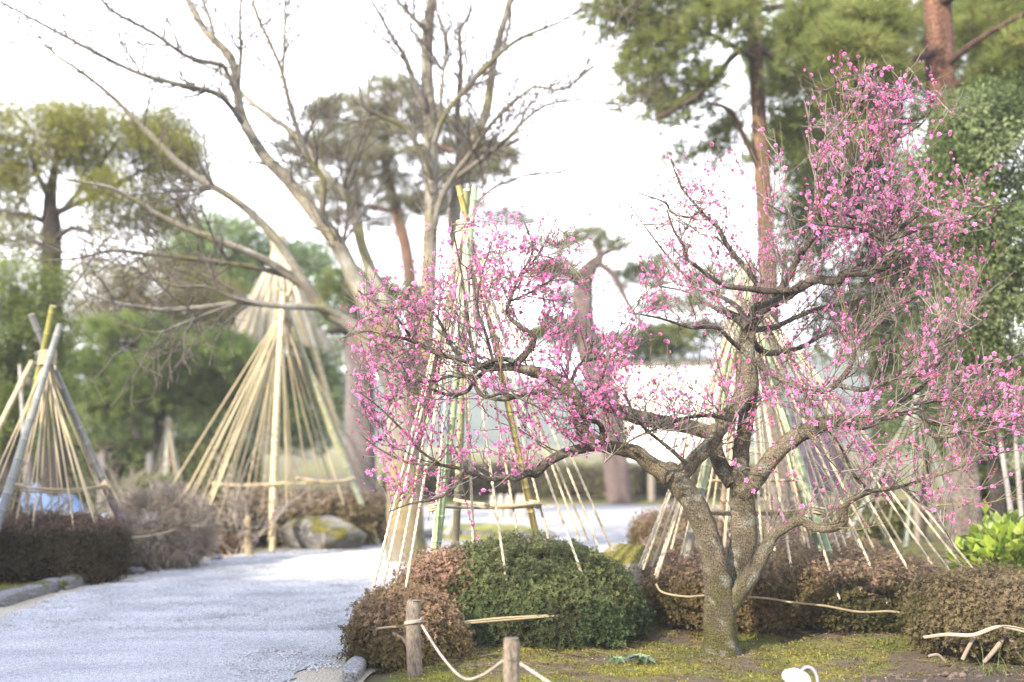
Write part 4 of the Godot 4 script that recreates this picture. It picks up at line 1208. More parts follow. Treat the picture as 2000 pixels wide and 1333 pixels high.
	branches(o, [[[760, 350, 5], [700, 340, 4], [640, 318, 3]], [[756, 310, 5], [830, 280, 4], [900, 300, 3]], [[752, 275, 4], [700, 240, 3], [630, 225, 2]], [[770, 400, 5], [850, 370, 4], [930, 355, 3]], [[756, 225, 3], [790, 190, 2.4], [830, 175, 2]], [[772, 415, 5], [700, 400, 4], [630, 385, 2.4]]], 34.0, 33.4, red_bark, M.pine_bark)
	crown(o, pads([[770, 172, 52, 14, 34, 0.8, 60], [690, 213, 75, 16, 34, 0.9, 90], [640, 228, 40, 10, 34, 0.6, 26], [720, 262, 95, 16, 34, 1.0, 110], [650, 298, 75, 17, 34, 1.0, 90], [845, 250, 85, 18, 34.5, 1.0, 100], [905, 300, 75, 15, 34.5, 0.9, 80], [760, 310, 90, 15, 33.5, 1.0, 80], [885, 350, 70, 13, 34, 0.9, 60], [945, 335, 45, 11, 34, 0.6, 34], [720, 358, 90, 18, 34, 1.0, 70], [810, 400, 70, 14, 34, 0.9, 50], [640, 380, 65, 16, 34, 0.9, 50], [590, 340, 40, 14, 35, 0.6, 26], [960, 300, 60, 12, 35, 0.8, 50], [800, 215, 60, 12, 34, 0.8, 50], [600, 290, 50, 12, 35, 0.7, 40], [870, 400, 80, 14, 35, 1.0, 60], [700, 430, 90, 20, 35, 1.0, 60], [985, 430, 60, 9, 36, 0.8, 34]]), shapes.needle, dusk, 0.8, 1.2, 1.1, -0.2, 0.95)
	o = tree("pine_tree", "pine with a stout pinkish trunk and small flat top between the two blossom halves", "tree", [[1212, 992, 27], [1202, 900, 24], [1192, 800, 24], [1165, 730, 25], [1145, 660, 23], [1138, 600, 21], [1140, 550, 20], [1155, 520, 15], [1172, 500, 9], [1160, 470, 5]], 32.5, 32.5, Color(0.20, 0.15, 0.135), M.pine_bark)
	branches(o, [[[1165, 512, 8], [1200, 540, 6], [1225, 590, 5.5], [1262, 640, 4], [1320, 660, 3]], [[1140, 560, 8], [1108, 538, 6], [1078, 520, 4]], [[1130, 600, 6], [1118, 640, 6], [1112, 700, 5], [1100, 740, 3]], [[1172, 500, 6], [1215, 480, 4], [1250, 470, 2.4]]], 32.5, 32.0, Color(0.15, 0.105, 0.09), M.pine_bark)
	crown(o, pads([[1150, 462, 50, 6, 32.5, 0.8, 22], [1080, 484, 44, 7, 32.5, 0.8, 20], [1200, 482, 40, 7, 32.5, 0.8, 16], [1265, 520, 46, 9, 32.5, 0.8, 18], [1310, 600, 60, 16, 33, 0.8, 34], [1080, 640, 50, 16, 34, 0.8, 26], [1400, 560, 60, 40, 34, 0.9, 60], [1380, 655, 80, 24, 34, 0.9, 70], [1235, 672, 90, 13, 34, 0.9, 60], [1090, 660, 70, 13, 34, 0.9, 40], [1300, 690, 60, 10, 34, 0.8, 36], [1090, 530, 40, 14, 32.5, 0.5, 40], [1290, 655, 60, 14, 32.5, 0.6, 50], [1250, 545, 60, 20, 33.5, 0.7, 50], [1110, 590, 40, 16, 33.5, 0.5, 30]]), shapes.needle, pine, 0.75, 1.2, 1.1, -0.4)
	# tall pines to the right
	o = tree("pine_tree", "tall slim pine with an orange trunk behind the plum's upper branches", "tree", [[1525, 1062, 25], [1508, 700, 20], [1494, 420, 17], [1487, 300, 16], [1480, 180, 15], [1474, 60, 14], [1468, -80, 13]], 20.0, 20.0, Color(0.27, 0.17, 0.11), M.pine_bark)
	branches(o, [[[1484, 120, 8], [1440, 95, 6], [1370, 60, 4], [1290, 40, 3]], [[1480, 70, 7], [1425, 118, 6], [1392, 162, 6], [1350, 195, 5], [1285, 230, 3.4]], [[1484, 95, 8], [1540, 130, 6.5], [1605, 172, 5.5], [1680, 196, 4]], [[1475, 20, 7], [1560, 10, 6], [1640, 25, 5.5], [1705, 55, 4]], [[1490, 340, 7], [1450, 260, 6], [1425, 215, 5], [1380, 200, 3]], [[1475, 10, 6], [1420, -20, 5], [1300, -30, 4]]], 20.0, 19.2, Color(0.14, 0.09, 0.07), M.pine_bark)
	crown(o, pads([[1310, 25, 140, 34, 20, 1.1, 200], [1195, 30, 52, 20, 20, 0.7, 50], [1290, 105, 80, 30, 20, 0.9, 110], [1262, 155, 52, 22, 20, 0.7, 60], [1250, 205, 50, 16, 20.5, 0.6, 46], [1335, 225, 60, 22, 20, 0.7, 50], [1385, 165, 60, 24, 20, 0.8, 60], [1425, 55, 90, 40, 19.5, 1.0, 120], [1545, 60, 90, 40, 20, 1.0, 120], [1570, 140, 75, 30, 19.5, 0.9, 90], [1455, 250, 55, 18, 20.5, 0.7, 40], [1275, 262, 44, 10, 20, 0.5, 24], [1165, 290, 22, 6, 20, 0.4, 10], [1400, -20, 200, 30, 20, 1.2, 140], [1620, 215, 60, 22, 20, 0.8, 46], [1360, 300, 60, 20, 21, 0.7, 36], [1520, 230, 50, 24, 20.5, 0.7, 40], [1240, 70, 60, 26, 20.5, 0.8, 50], [1580, 300, 80, 34, 21, 0.9, 60], [1500, 170, 60, 24, 20.5, 0.8, 46], [1660, 100, 60, 40, 20.5, 0.9, 60]]), shapes.needle, [Color(0.09, 0.115, 0.04), Color(0.15, 0.18, 0.065), Color(0.22, 0.225, 0.10)], 0.65, 1.0, 0.9, 0.0, 0.66)
	o = tree("pine_tree", "thick pine, reddish above and pale flaring below, behind the yellow-green laurel", "tree", [[1890, 1105, 44], [1886, 1040, 34], [1882, 960, 31], [1876, 840, 30], [1862, 600, 30], [1846, 300, 30], [1838, 150, 29], [1834, 60, 28], [1830, -80, 26]], 17.0, 17.0, Color(0.25, 0.13, 0.085), M.pine_bark)
	branches(o, [[[1840, 178, 10], [1900, 150, 8], [1960, 120, 7], [2040, 90, 5]], [[1838, 140, 9], [1880, 100, 7], [1960, 48, 5], [2040, 10, 4]], [[1838, 210, 9], [1780, 235, 7], [1700, 258, 5]], [[1834, 5, 14], [1866, -12, 11], [1910, -40, 9]], [[1838, 100, 9], [1770, 120, 6], [1690, 150, 4]], [[1850, 250, 9], [1930, 240, 7], [2030, 250, 5]]], 17.0, 16.2, Color(0.11, 0.065, 0.05), M.pine_bark)
	crown(o, pads([[1690, 60, 90, 34, 17, 0.8, 130], [1625, 115, 80, 30, 16.5, 0.8, 110], [1735, 110, 70, 32, 17.4, 0.7, 100], [1755, 30, 60, 28, 17.5, 0.8, 80], [1930, 60, 55, 40, 18.2, 0.7, 90], [1975, 120, 70, 40, 16.5, 0.8, 120], [1945, 10, 70, 28, 18.2, 0.8, 90], [1700, 168, 70, 24, 17, 0.7, 80], [1955, 185, 70, 26, 17, 0.7, 80], [1610, 30, 80, 30, 17.5, 0.8, 80], [1900, 160, 30, 16, 18.2, 0.5, 20]]), shapes.needle, [Color(0.08, 0.10, 0.035), Color(0.13, 0.155, 0.05), Color(0.20, 0.20, 0.085)], 0.7, 1.0, 0.9, -0.05, 0.66)
	o = tree("camellia_tree", "dense glossy dark green broadleaf tree filling the right edge", "tree", [[1950, 1085, 17], [1946, 900, 15], [1940, 600, 12], [1930, 300, 6]], 16.2, 16.0, dark_bark, M.pine_bark)
	branches(o, [[[1945, 560, 7], [1900, 470, 5], [1850, 400, 3]], [[1942, 480, 7], [1990, 400, 5], [2030, 330, 3]], [[1946, 760, 7], [1890, 690, 5], [1830, 650, 3]]], 16.0, 15.4, dark_bark, M.pine_bark)
	crown(o, pads([[1880, 235, 90, 40, 15.5, 0.7, 150], [1975, 215, 70, 45, 15.5, 0.7, 130], [1850, 320, 60, 55, 15.5, 0.6, 120], [1950, 330, 95, 75, 15.3, 0.8, 240], [1885, 430, 85, 65, 15.3, 0.8, 190], [1975, 480, 80, 80, 15.3, 0.8, 220], [1905, 560, 85, 70, 15.4, 0.8, 190], [1970, 640, 80, 80, 15.4, 0.8, 210], [1890, 690, 70, 50, 15.6, 0.7, 110], [1965, 770, 70, 70, 15.5, 0.7, 140], [1900, 790, 60, 50, 15.8, 0.6, 80]]), shapes.fine_broad, [Color(0.045, 0.065, 0.03), Color(0.09, 0.125, 0.055), Color(0.18, 0.205, 0.12)], 0.62, 0.95, 0.8, -0.03, 0.62)
	o = tree("evergreen_tree", "soft grey-green tree between the slim pine and the thick pine", "tree", [[1720, 1035, 16], [1715, 800, 14], [1705, 500, 9], [1700, 330, 5]], 24.0, 24.0, dark_bark, M.pine_bark)
	crown(o, pads([[1560, 300, 60, 40, 24.5, 0.9, 60], [1580, 400, 60, 50, 24.5, 0.9, 60], [1650, 260, 70, 40, 24.5, 0.9, 70], [1840, 560, 70, 70, 24, 1.0, 90], [1650, 320, 85, 55, 24, 1.0, 110], [1605, 420, 70, 55, 24, 1.0, 90], [1735, 370, 85, 70, 24, 1.0, 140], [1760, 480, 80, 80, 24, 1.0, 140], [1690, 560, 85, 60, 24, 1.0, 110], [1780, 610, 80, 70, 24, 1.0, 120], [1640, 640, 80, 50, 24.5, 1.0, 70], [1560, 500, 50, 40, 24, 0.7, 40], [1790, 720, 70, 50, 24, 1.0, 80], [1720, 680, 60, 40, 24, 0.8, 50]]), shapes.broad, [Color(0.05, 0.075, 0.035), Color(0.095, 0.125, 0.055), Color(0.17, 0.19, 0.10)], 0.65, 1.0, 0.8, -0.3)
	o = tree("pine_tree", "slender dark pine filling the sky behind the thick red pine", "tree", [[1735, 1010, 15], [1738, 600, 13], [1742, 200, 11], [1745, -60, 9]], 25.0, 25.0, red_bark, M.pine_bark)
	branches(o, [[[1742, 150, 5], [1680, 120, 4], [1610, 110, 3]], [[1742, 180, 5], [1820, 140, 4], [1900, 130, 3]], [[1741, 260, 5], [1660, 270, 4], [1590, 265, 3]]], 25.0, 24.4, dark_bark, M.pine_bark)
	crown(o, pads([[1600, 20, 90, 30, 25, 1.1, 80], [1700, 70, 90, 34, 25, 1.1, 100], [1800, 20, 90, 34, 25, 1.1, 90], [1880, 90, 80, 34, 25, 1.1, 90], [1960, 40, 80, 36, 25, 1.1, 90], [1640, 150, 90, 30, 25, 1.1, 90], [1770, 170, 90, 34, 25, 1.1, 100], [1590, 230, 70, 26, 25, 1.0, 60], [1690, 250, 80, 30, 25, 1.0, 80], [1500, 280, 60, 22, 26, 0.9, 40], [1980, 150, 70, 40, 25, 1.0, 80], [1530, 120, 60, 26, 25, 0.9, 50]]), shapes.needle, [Color(0.06, 0.09, 0.035), Color(0.105, 0.14, 0.055), Color(0.16, 0.185, 0.085)], 0.8, 1.25, 0.9, -0.12)
	o = tree("camellia_tree", "low grey-green broadleaf with clear stems behind the drooping plum twigs", "tree", [[1800, 1050, 9], [1810, 930, 8], [1820, 820, 5]], 20.5, 20.5, dark_bark, M.pine_bark)
	crown(o, pads([[1800, 770, 70, 40, 20, 0.8, 80], [1860, 740, 60, 50, 20, 0.8, 90], [1850, 840, 60, 40, 20, 0.8, 80], [1770, 840, 50, 30, 20, 0.7, 40], [1920, 850, 60, 40, 19, 0.7, 70]]), shapes.fine_broad, [Color(0.05, 0.08, 0.035), Color(0.085, 0.125, 0.055), Color(0.15, 0.19, 0.10)], 0.7, 1.0, 0.9, -0.3)
	# trunks whose crowns stand above or behind
	o = tree("pine_tree", "pale grey-violet trunk standing left of the yellow maple trunk", "tree", [[712, 1010, 36], [708, 960, 31], [704, 860, 29], [702, 760, 28], [700, 680, 28], [690, 600, 20], [680, 540, 10]], 25.0, 25.0, Color(0.24, 0.205, 0.20), M.pine_bark)
	branches(o, [[[698, 660, 12], [668, 645, 8], [640, 650, 5]], [[700, 640, 12], [750, 610, 8], [800, 600, 5]]], 25.0, 24.6, dark_bark, M.pine_bark)
	crown(o, pads([[690, 560, 60, 22, 25, 0.9, 40], [700, 610, 60, 18, 25, 0.9, 40], [770, 590, 70, 24, 25.5, 0.9, 50]]), shapes.needle, pine, 0.7, 1.1, 0.9, -0.3)
	tree("cedar_tree", "dark trunk close beside the pale flaring pine foot at the right", "tree", [[1926, 1060, 26], [1922, 960, 22], [1920, 860, 20], [1918, 640, 18]], 19.6, 19.6, Color(0.09, 0.07, 0.055), M.pine_bark)
	var sap := thing("sapling", "thin grey bare stems rising at the right edge above the laurel", "tree", P(1985, 1000, 15.2) * Vector3(1, 0, 1))
	for e in [[[[1990, 1160, 6], [1975, 1000, 5.5], [1960, 900, 5], [1945, 800, 4]]], [[[2010, 1160, 6], [1995, 1000, 5.5], [1985, 860, 5], [1980, 740, 4]]]]:
		branches(sap, e, 15.2, 15.2, Color(0.26, 0.24, 0.22), M.pale_bark, "stem")
	# trees out of the picture at the left, whose shade lies on the near path
	for e in [[-5.3, -4.3, 3.2, "first"], [-6.9, -4.0, 4.9, "second"], [-8.6, -4.2, 6.4, "third"], [-10.6, -4.0, 7.5, "fourth"], [-12.6, -4.6, 8.3, "fifth"], [-14.8, -4.4, 9.0, "sixth"]]:
		var t := thing("evergreen_tree", "broad evergreen outside the picture left of the path, %s from the path" % e[3], "tree", Vector3(e[0], 0, e[1]), "shade trees left of the path")
		var k: float = e[2] / 5.2
		var b := mb()
		b.tube(spline([Vector3(e[0], -0.1, e[1]), Vector3(e[0] + 0.1, 2.0 * k, e[1]), Vector3(e[0] - 0.1, 3.4 * k, e[1] + 0.1), Vector3(e[0], 4.9 * k, e[1])], [0.28, 0.22, 0.16, 0.06], 4)[0], taper(0.28 * k, 0.06, 13), 10, dark_bark, 0.1, 0.8)
		part("trunk", b, M.pine_bark, t)
		crown(t, [[Vector3(e[0], 2.5 * k, e[1]), Vector3(1.7, 1.1 * k, 1.6), 220], [Vector3(e[0] + 0.2, 4.1 * k, e[1]), Vector3(1.5, 1.0 * k, 1.4), 200], [Vector3(e[0] - 0.2, 1.1 * k, e[1]), Vector3(1.5, 0.9 * k, 1.4), 140]], shapes.broad, deep, 1.0, 1.4, 0.7, -0.9)

# ---------------------------------------------------------------- shrubs, rope tents, fence, stones
func build_shrubs() -> void:
	# pairs are [base x measured, distance]
	var at := func(x: float, d: float): return Vector3((x - 1000.0) / F * d, 0.0, -d)
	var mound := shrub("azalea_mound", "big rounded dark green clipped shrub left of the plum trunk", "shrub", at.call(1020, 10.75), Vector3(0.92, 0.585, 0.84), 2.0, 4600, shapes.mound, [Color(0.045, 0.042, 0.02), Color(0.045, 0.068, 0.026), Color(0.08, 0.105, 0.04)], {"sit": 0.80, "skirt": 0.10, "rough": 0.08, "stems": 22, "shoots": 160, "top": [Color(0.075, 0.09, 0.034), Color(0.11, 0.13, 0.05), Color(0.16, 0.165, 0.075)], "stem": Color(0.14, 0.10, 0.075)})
	var tie := [P(735, 1229, 9.25), P(800, 1222, 9.3), P(880, 1218, 9.55), P(980, 1208, 9.75), P(1070, 1203, 9.93), P(1150, 1196, 10.12)]
	hoop(mound, tie, 0.0085, STRAW, "tie")
	hoop(mound, [P(770, 1226, 9.24), P(880, 1221, 9.54), P(985, 1212, 9.73), P(1100, 1203, 9.97), P(1146, 1199, 10.1)], 0.007, STRAW * 0.85, "tie")
	var low := shrub("azalea_shrub", "rusty brown low shrub beside the left fence post", "shrub", at.call(795, 9.7), Vector3(0.355, 0.375, 0.5), 2.0, 1700, shapes.azalea, [Color(0.075, 0.055, 0.028), Color(0.12, 0.095, 0.04), Color(0.19, 0.13, 0.075)], {"sit": 0.80, "skirt": 0.07, "rough": 0.10, "stems": 14, "shoots": 90, "top": [Color(0.18, 0.125, 0.07), Color(0.26, 0.17, 0.11), Color(0.24, 0.185, 0.09)], "turn": 0.35})
	hoop(low, [P(768, 1238, 9.22), P(790, 1252, 9.16), P(800, 1274, 9.12)], 0.012, Color(0.30, 0.22, 0.16), "stem")
	shrub("azalea_shrub", "brown shrub top between the rusty shrub and the dark green mound", "shrub", at.call(868, 10.5), Vector3(0.34, 0.35, 0.4), 2.3, 700, shapes.azalea, [Color(0.09, 0.055, 0.03), Color(0.14, 0.10, 0.04), Color(0.26, 0.16, 0.10)], {"sit": 0.2, "rough": 0.12, "stems": 6, "shoots": 50, "top": [Color(0.24, 0.15, 0.10), Color(0.34, 0.22, 0.16)]})
	var brown := [Color(0.045, 0.05, 0.02), Color(0.085, 0.068, 0.028), Color(0.14, 0.095, 0.048)]
	var pinkish := [Color(0.17, 0.115, 0.08), Color(0.24, 0.165, 0.12), Color(0.22, 0.175, 0.075)]
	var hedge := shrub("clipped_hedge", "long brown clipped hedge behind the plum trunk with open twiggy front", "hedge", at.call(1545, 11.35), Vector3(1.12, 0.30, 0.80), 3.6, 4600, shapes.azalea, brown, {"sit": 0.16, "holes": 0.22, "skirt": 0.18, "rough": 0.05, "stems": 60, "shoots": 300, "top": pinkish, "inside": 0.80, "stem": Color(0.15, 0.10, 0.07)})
	hoop(hedge, [P(1282, 1142, 10.6), P(1295, 1158, 10.5), P(1340, 1166, 10.4), P(1380, 1164, 10.4), P(1450, 1167, 10.42), P(1500, 1170, 10.43), P(1550, 1178, 10.43), P(1610, 1184, 10.43), P(1680, 1196, 10.43), P(1740, 1195, 10.46), P(1795, 1204, 10.5)], 0.0085, STRAW * 0.8, "tie")
	shrub("clipped_hedge", "brown clipped hedge behind the long one under the right rope tent", "hedge", at.call(1480, 14.0), Vector3(1.15, 0.28, 1.0), 3.4, 2600, shapes.azalea, brown, {"sit": 0.1, "skirt": 0.1, "rough": 0.1, "stems": 10, "shoots": 80, "top": pinkish})
	shrub("azalea_shrub", "rounded brown shrub behind the plum's leaning left stem", "shrub", at.call(1330, 16.0), Vector3(0.55, 0.36, 0.6), 2.4, 900, shapes.azalea, brown, {"sit": 0.12, "stems": 6, "shoots": 40, "top": pinkish})
	var front := shrub("azalea_shrub", "twiggy olive brown shrub at the right edge with a rope across its front", "shrub", at.call(1985, 9.75), Vector3(0.72, 0.29, 0.60), 2.6, 2000, shapes.azalea, [Color(0.05, 0.045, 0.022), Color(0.085, 0.078, 0.032), Color(0.14, 0.11, 0.06)], {"sit": 0.12, "holes": 0.15, "skirt": 0.21, "rough": 0.18, "stems": 40, "shoots": 260, "top": [Color(0.10, 0.08, 0.045), Color(0.16, 0.12, 0.07)], "inside": 0.78, "stem": Color(0.19, 0.14, 0.105)})
	hoop(front, [P(1805, 1245, 9.35), P(1850, 1239, 9.2), P(1900, 1240, 9.1), P(1940, 1226, 9.05), P(1965, 1226, 9.05), P(2010, 1237, 9.05)], 0.0085, Color(0.62, 0.53, 0.40), "tie")
	hoop(front, [P(1806, 1247, 9.35), P(1850, 1242, 9.19), P(1900, 1243, 9.09), P(1942, 1229, 9.04), P(1966, 1223, 9.04), P(2010, 1232, 9.04)], 0.006, Color(0.50, 0.42, 0.32), "tie")
	for e in [[[1922, 1295, 4], [1950, 1262, 5], [1965, 1235, 4], [1968, 1215, 3]], [[1880, 1290, 4], [1895, 1260, 4], [1905, 1245, 3]], [[1815, 1282, 3], [1832, 1280, 3], [1846, 1292, 3]], [[1990, 1275, 4], [1975, 1250, 4], [1966, 1238, 3]]]:
		branches(front, [e], 9.15, 9.2, Color(0.30, 0.23, 0.17), M.thin, "stem")
	# shrubs by the path at the left
	var box := shrub("clipped_hedge", "dark brown box-clipped hedge under the left rope tent", "hedge", at.call(78, 15.05), Vector3(0.88, 0.33, 0.55), 4.2, 2600, shapes.azalea, [Color(0.04, 0.034, 0.02), Color(0.07, 0.058, 0.032), Color(0.10, 0.07, 0.045)], {"sit": 0.08, "skirt": 0.07, "rough": 0.08, "stems": 12, "shoots": 120, "top": [Color(0.11, 0.075, 0.055), Color(0.16, 0.105, 0.075)], "group": ""})
	box.set_meta("label", "dark brown box-clipped hedge under the left rope tent")
	var bare := shrub("bare_shrub", "leafless grey twiggy round shrub right of the dark box hedge", "shrub", at.call(322, 16.5), Vector3(0.52, 0.45, 0.5), 2.1, 420, shapes.twigs, [Color(0.20, 0.165, 0.13), Color(0.30, 0.255, 0.205), Color(0.40, 0.35, 0.29)], {"sit": 0.08, "skirt": 0.1, "rough": 0.2, "stems": 40, "holes": 0.12, "inside": 0.3, "shoots": 300, "core": Color(0.10, 0.08, 0.06), "stem": Color(0.27, 0.225, 0.18)})
	rope(bare, P(238, 1052, 15.9), P(340, 1036, 15.95), 0.012, ROPE * 0.8, 0.02, false, "tie")
	shrub("clipped_hedge", "low brown hedge behind the mossy boulder", "hedge", at.call(590, 20.6), Vector3(1.35, 0.34, 0.85), 3.4, 1900, shapes.far_azalea, [Color(0.08, 0.065, 0.03), Color(0.13, 0.105, 0.05), Color(0.18, 0.135, 0.075)], {"sit": 0.08, "rough": 0.08, "stems": 0, "top": [Color(0.20, 0.15, 0.10), Color(0.27, 0.20, 0.14)]})
	shrub("azalea_shrub", "small russet shrub at the path's left bend by the wooden stump", "shrub", at.call(440, 18.6), Vector3(0.28, 0.11, 0.3), 2.2, 220, shapes.azalea, [Color(0.15, 0.10, 0.06), Color(0.22, 0.15, 0.09)], {"sit": 0.1, "skirt": 0.02, "stems": 0})
	shrub("azalea_shrub", "brown shrub between the grey bare shrub and the low hedge", "shrub", at.call(405, 19.5), Vector3(0.5, 0.34, 0.5), 2.4, 500, shapes.far_azalea, [Color(0.08, 0.065, 0.03), Color(0.13, 0.105, 0.05), Color(0.18, 0.13, 0.07)], {"sit": 0.1, "stems": 0})
	# far hedges
	shrub("clipped_hedge", "tall straight green hedge closing the lawn at the far left", "hedge", at.call(180, 31.5), Vector3(3.6, 0.72, 0.6), 6.0, 2200, shapes.far_azalea, [Color(0.045, 0.07, 0.02), Color(0.08, 0.115, 0.032), Color(0.11, 0.14, 0.045)], {"sit": 0.03, "rough": 0.05, "stems": 0, "top": [Color(0.16, 0.19, 0.07), Color(0.20, 0.22, 0.09)]})
	shrub("clipped_hedge", "rounded green clipped bush in front of the tall far hedge", "hedge", at.call(300, 28.0), Vector3(0.62, 0.36, 0.5), 2.6, 360, shapes.far_azalea, [Color(0.05, 0.075, 0.02), Color(0.09, 0.12, 0.035)], {"sit": 0.05, "stems": 0, "top": [Color(0.15, 0.17, 0.06), Color(0.18, 0.20, 0.07)]})
	shrub("clipped_hedge", "long low hedge beyond the far edge of the gravel", "hedge", at.call(1130, 34.5), Vector3(4.6, 0.42, 0.7), 5.0, 1500, shapes.far_azalea, [Color(0.06, 0.06, 0.03), Color(0.10, 0.095, 0.045), Color(0.13, 0.12, 0.055)], {"sit": 0.04, "rough": 0.12, "stems": 0})
	shrub("azalea_shrub", "violet grey bare shrub behind the right rope tent", "shrub", at.call(1600, 24.5), Vector3(0.85, 1.15, 0.6), 2.2, 420, shapes.twigs, [Color(0.22, 0.16, 0.24), Color(0.30, 0.23, 0.32), Color(0.33, 0.27, 0.33)], {"sit": 0.05, "stems": 16, "inside": 0.5, "core": Color(0.16, 0.12, 0.17), "stem": Color(0.2, 0.16, 0.18)})
	for e in [["bushy green shrub left of the pale-barked trunk", 1700, 21.0, Vector3(0.5, 0.3, 0.5)], ["low brown green bush at the far end of the right moss lawn", 1620, 19.0, Vector3(0.6, 0.22, 0.5)], ["bushy green shrub at the right edge behind the laurel", 1985, 18.2, Vector3(0.8, 0.55, 0.6)]]:
		shrub("azalea_shrub", e[0], "shrub", at.call(e[1], e[2]), e[3], 2.3, 420, shapes.far_azalea, [Color(0.05, 0.06, 0.02), Color(0.09, 0.10, 0.035), Color(0.13, 0.13, 0.05)], {"sit": 0.05, "stems": 0})
	# bright spotted laurel at the right: its leaves are large enough to tell apart
	var base: Vector3 = at.call(1965, 12.6)
	var o := thing("spotted_laurel", "bright yellow-green broad-leaved bush at the right behind the hedges", "shrub", base)
	var kinds := []
	for k in 5:
		var b := mb()
		var c := [Color(0.26, 0.34, 0.05), Color(0.36, 0.42, 0.08), Color(0.17, 0.26, 0.04), Color(0.46, 0.48, 0.15), Color(0.10, 0.18, 0.03)][k] as Color
		b.leaf(Vector3.ZERO, Vector3(0, 0, 1), Vector3(1, 0, 0), Vector3.UP, 0.135, 0.074, 0.012, 0.022, c, c * 0.75)
		kinds.append(b.mesh(M.glossy))
	var rest := []
	var cols := []
	for k in 1100:
		var d := RV().normalized()
		d.y = absf(d.y) * 1.1 - 0.15
		var p := d * Vector3(0.52, 0.86, 0.50) * R(0.72, 1.04) * (1.0 + 0.2 * nz.get_noise_3dv(d * 14.0))
		if p.y < 0.05:
			continue
		var out := (d + RV() * 0.55 + Vector3(0, 0.25, 0)).normalized()
		var side := out.cross(Vector3.UP + RV() * 0.5).normalized()
		var tr := Transform3D(Basis(side, out.cross(side).normalized() * -1.0, out) * R(0.75, 1.2), base + p)
		if d.z > 0.1 and d.x < 0.55 and k < 760 and o.get_child_count() < 290:
			var l := MeshInstance3D.new()
			l.name = "leaf"
			l.mesh = kinds[rng.randi() % 5]
			o.add_child(l, true)
			l.transform = Transform3D(tr.basis, p)
		else:
			rest.append(tr)
			cols.append(grey(R(0.6, 1.2)))
	copies("foliage", kinds[0], rest, cols, o)
	var st := mb()
	for k in 16:
		var g := grow(base + Vector3(R(-0.15, 0.15), 0, R(-0.15, 0.15)), Vector3(R(-0.6, 0.6), 1, R(-0.6, 0.6)), 0.8, 0.15, 0.05, 6)
		st.tube(g, taper(0.01, 0.004, 7), 5, Color(0.09, 0.13, 0.05))
	part("stems", st, M.thin, o).set_meta("kind", "stuff")
	# a tuft of grass-like leaves and two leaf rosettes on the moss
	var tuft := thing("grass_tuft", "tuft of long arching green blades under the right edge shrub", "grass", at.call(1925, 9.0))
	var bl := mb()
	for k in 110:
		var p0: Vector3 = tuft.position + Vector3(R(-0.10, 0.10), 0.02, R(-0.05, 0.05))
		var g := grow(p0, Vector3(R(-1.2, 1.2), 0.9, R(-0.4, 1.0)), R(0.14, 0.30), 0.05, -0.32, 6)
		for j in 6:
			var s := (g[j + 1] - g[j]).cross(Vector3.UP).normalized() * 0.003 * (1.0 - j / 7.0)
			bl.quad(g[j] - s, g[j + 1] - s * 0.8, g[j + 1] + s * 0.8, g[j] + s, Color(0.16, 0.20, 0.06) * R(0.7, 1.3) if j < 5 else Color(0.3, 0.26, 0.12))
	part("blades", bl, M.leaf, tuft).set_meta("kind", "stuff")
	for e in [[1206, 1306, 0.085, 7, "small grey-green leaf rosette on the moss, the left of two"], [1252, 1312, 0.13, 11, "larger grey-green leaf rosette on the moss, the right of two"]]:
		var c := G(e[0], e[1])
		c.y = height(c.x, c.z)
		var ro := thing("leaf_rosette", e[4], "plant", c, "leaf rosettes on the moss")
		for k in e[3]:
			var b := mb()
			var a: float = TAU * k / e[3] + R(-0.3, 0.3)
			var dir := Vector3(cos(a), R(0.15, 0.7), sin(a)).normalized()
			var side := dir.cross(Vector3.UP).normalized()
			var tone := Color(0.135, 0.19, 0.085) * R(0.75, 1.3)
			b.leaf(c + Vector3(0, 0.01, 0), dir, side, side.cross(dir).normalized(), e[2] * R(0.9, 1.3), e[2] * 0.55, 0.012, 0.05, tone, tone * 1.25)
			part("leaf", b, M.glossy, ro)

func tent(label: String, apex: Vector3, poles: Array, ropes: Array, r: float, opts := {}) -> Node3D:
	var o := thing("rope_tent", label, "rope tent", Vector3(apex.x, 0, apex.z), "bamboo and rope snow tents over the shrubs")
	var jut: float = opts.get("jut", 0.3)
	for p in poles:                                    # [top, foot, colour, foot colour, radius]
		pole(o, p[0], p[1], p[4], p[2], p[3])
	var k := 0
	for p in ropes:
		var up := apex + Vector3(R(-0.035, 0.035), R(-0.06, 0.02), R(-0.035, 0.035)) * (apex.y / 2.4)
		rope(o, up, p, r, opts.get("rope", ROPE), R(0.0, 0.012), opts.get("fine", false))
		if k > 0 and rng.randf() < opts.get("more", 0.0):          # a second strand beside it
			rope(o, up, p.lerp(ropes[k - 1], R(0.3, 0.6)), r * 0.9, opts.get("rope", ROPE), R(0.0, 0.012), opts.get("fine", false))
		k += 1
	lashing(o, apex, Vector3.UP, opts.get("knot", 0.055), 5, opts.get("knot_thick", 0.011), opts.get("rope", ROPE) * 0.95)
	return o

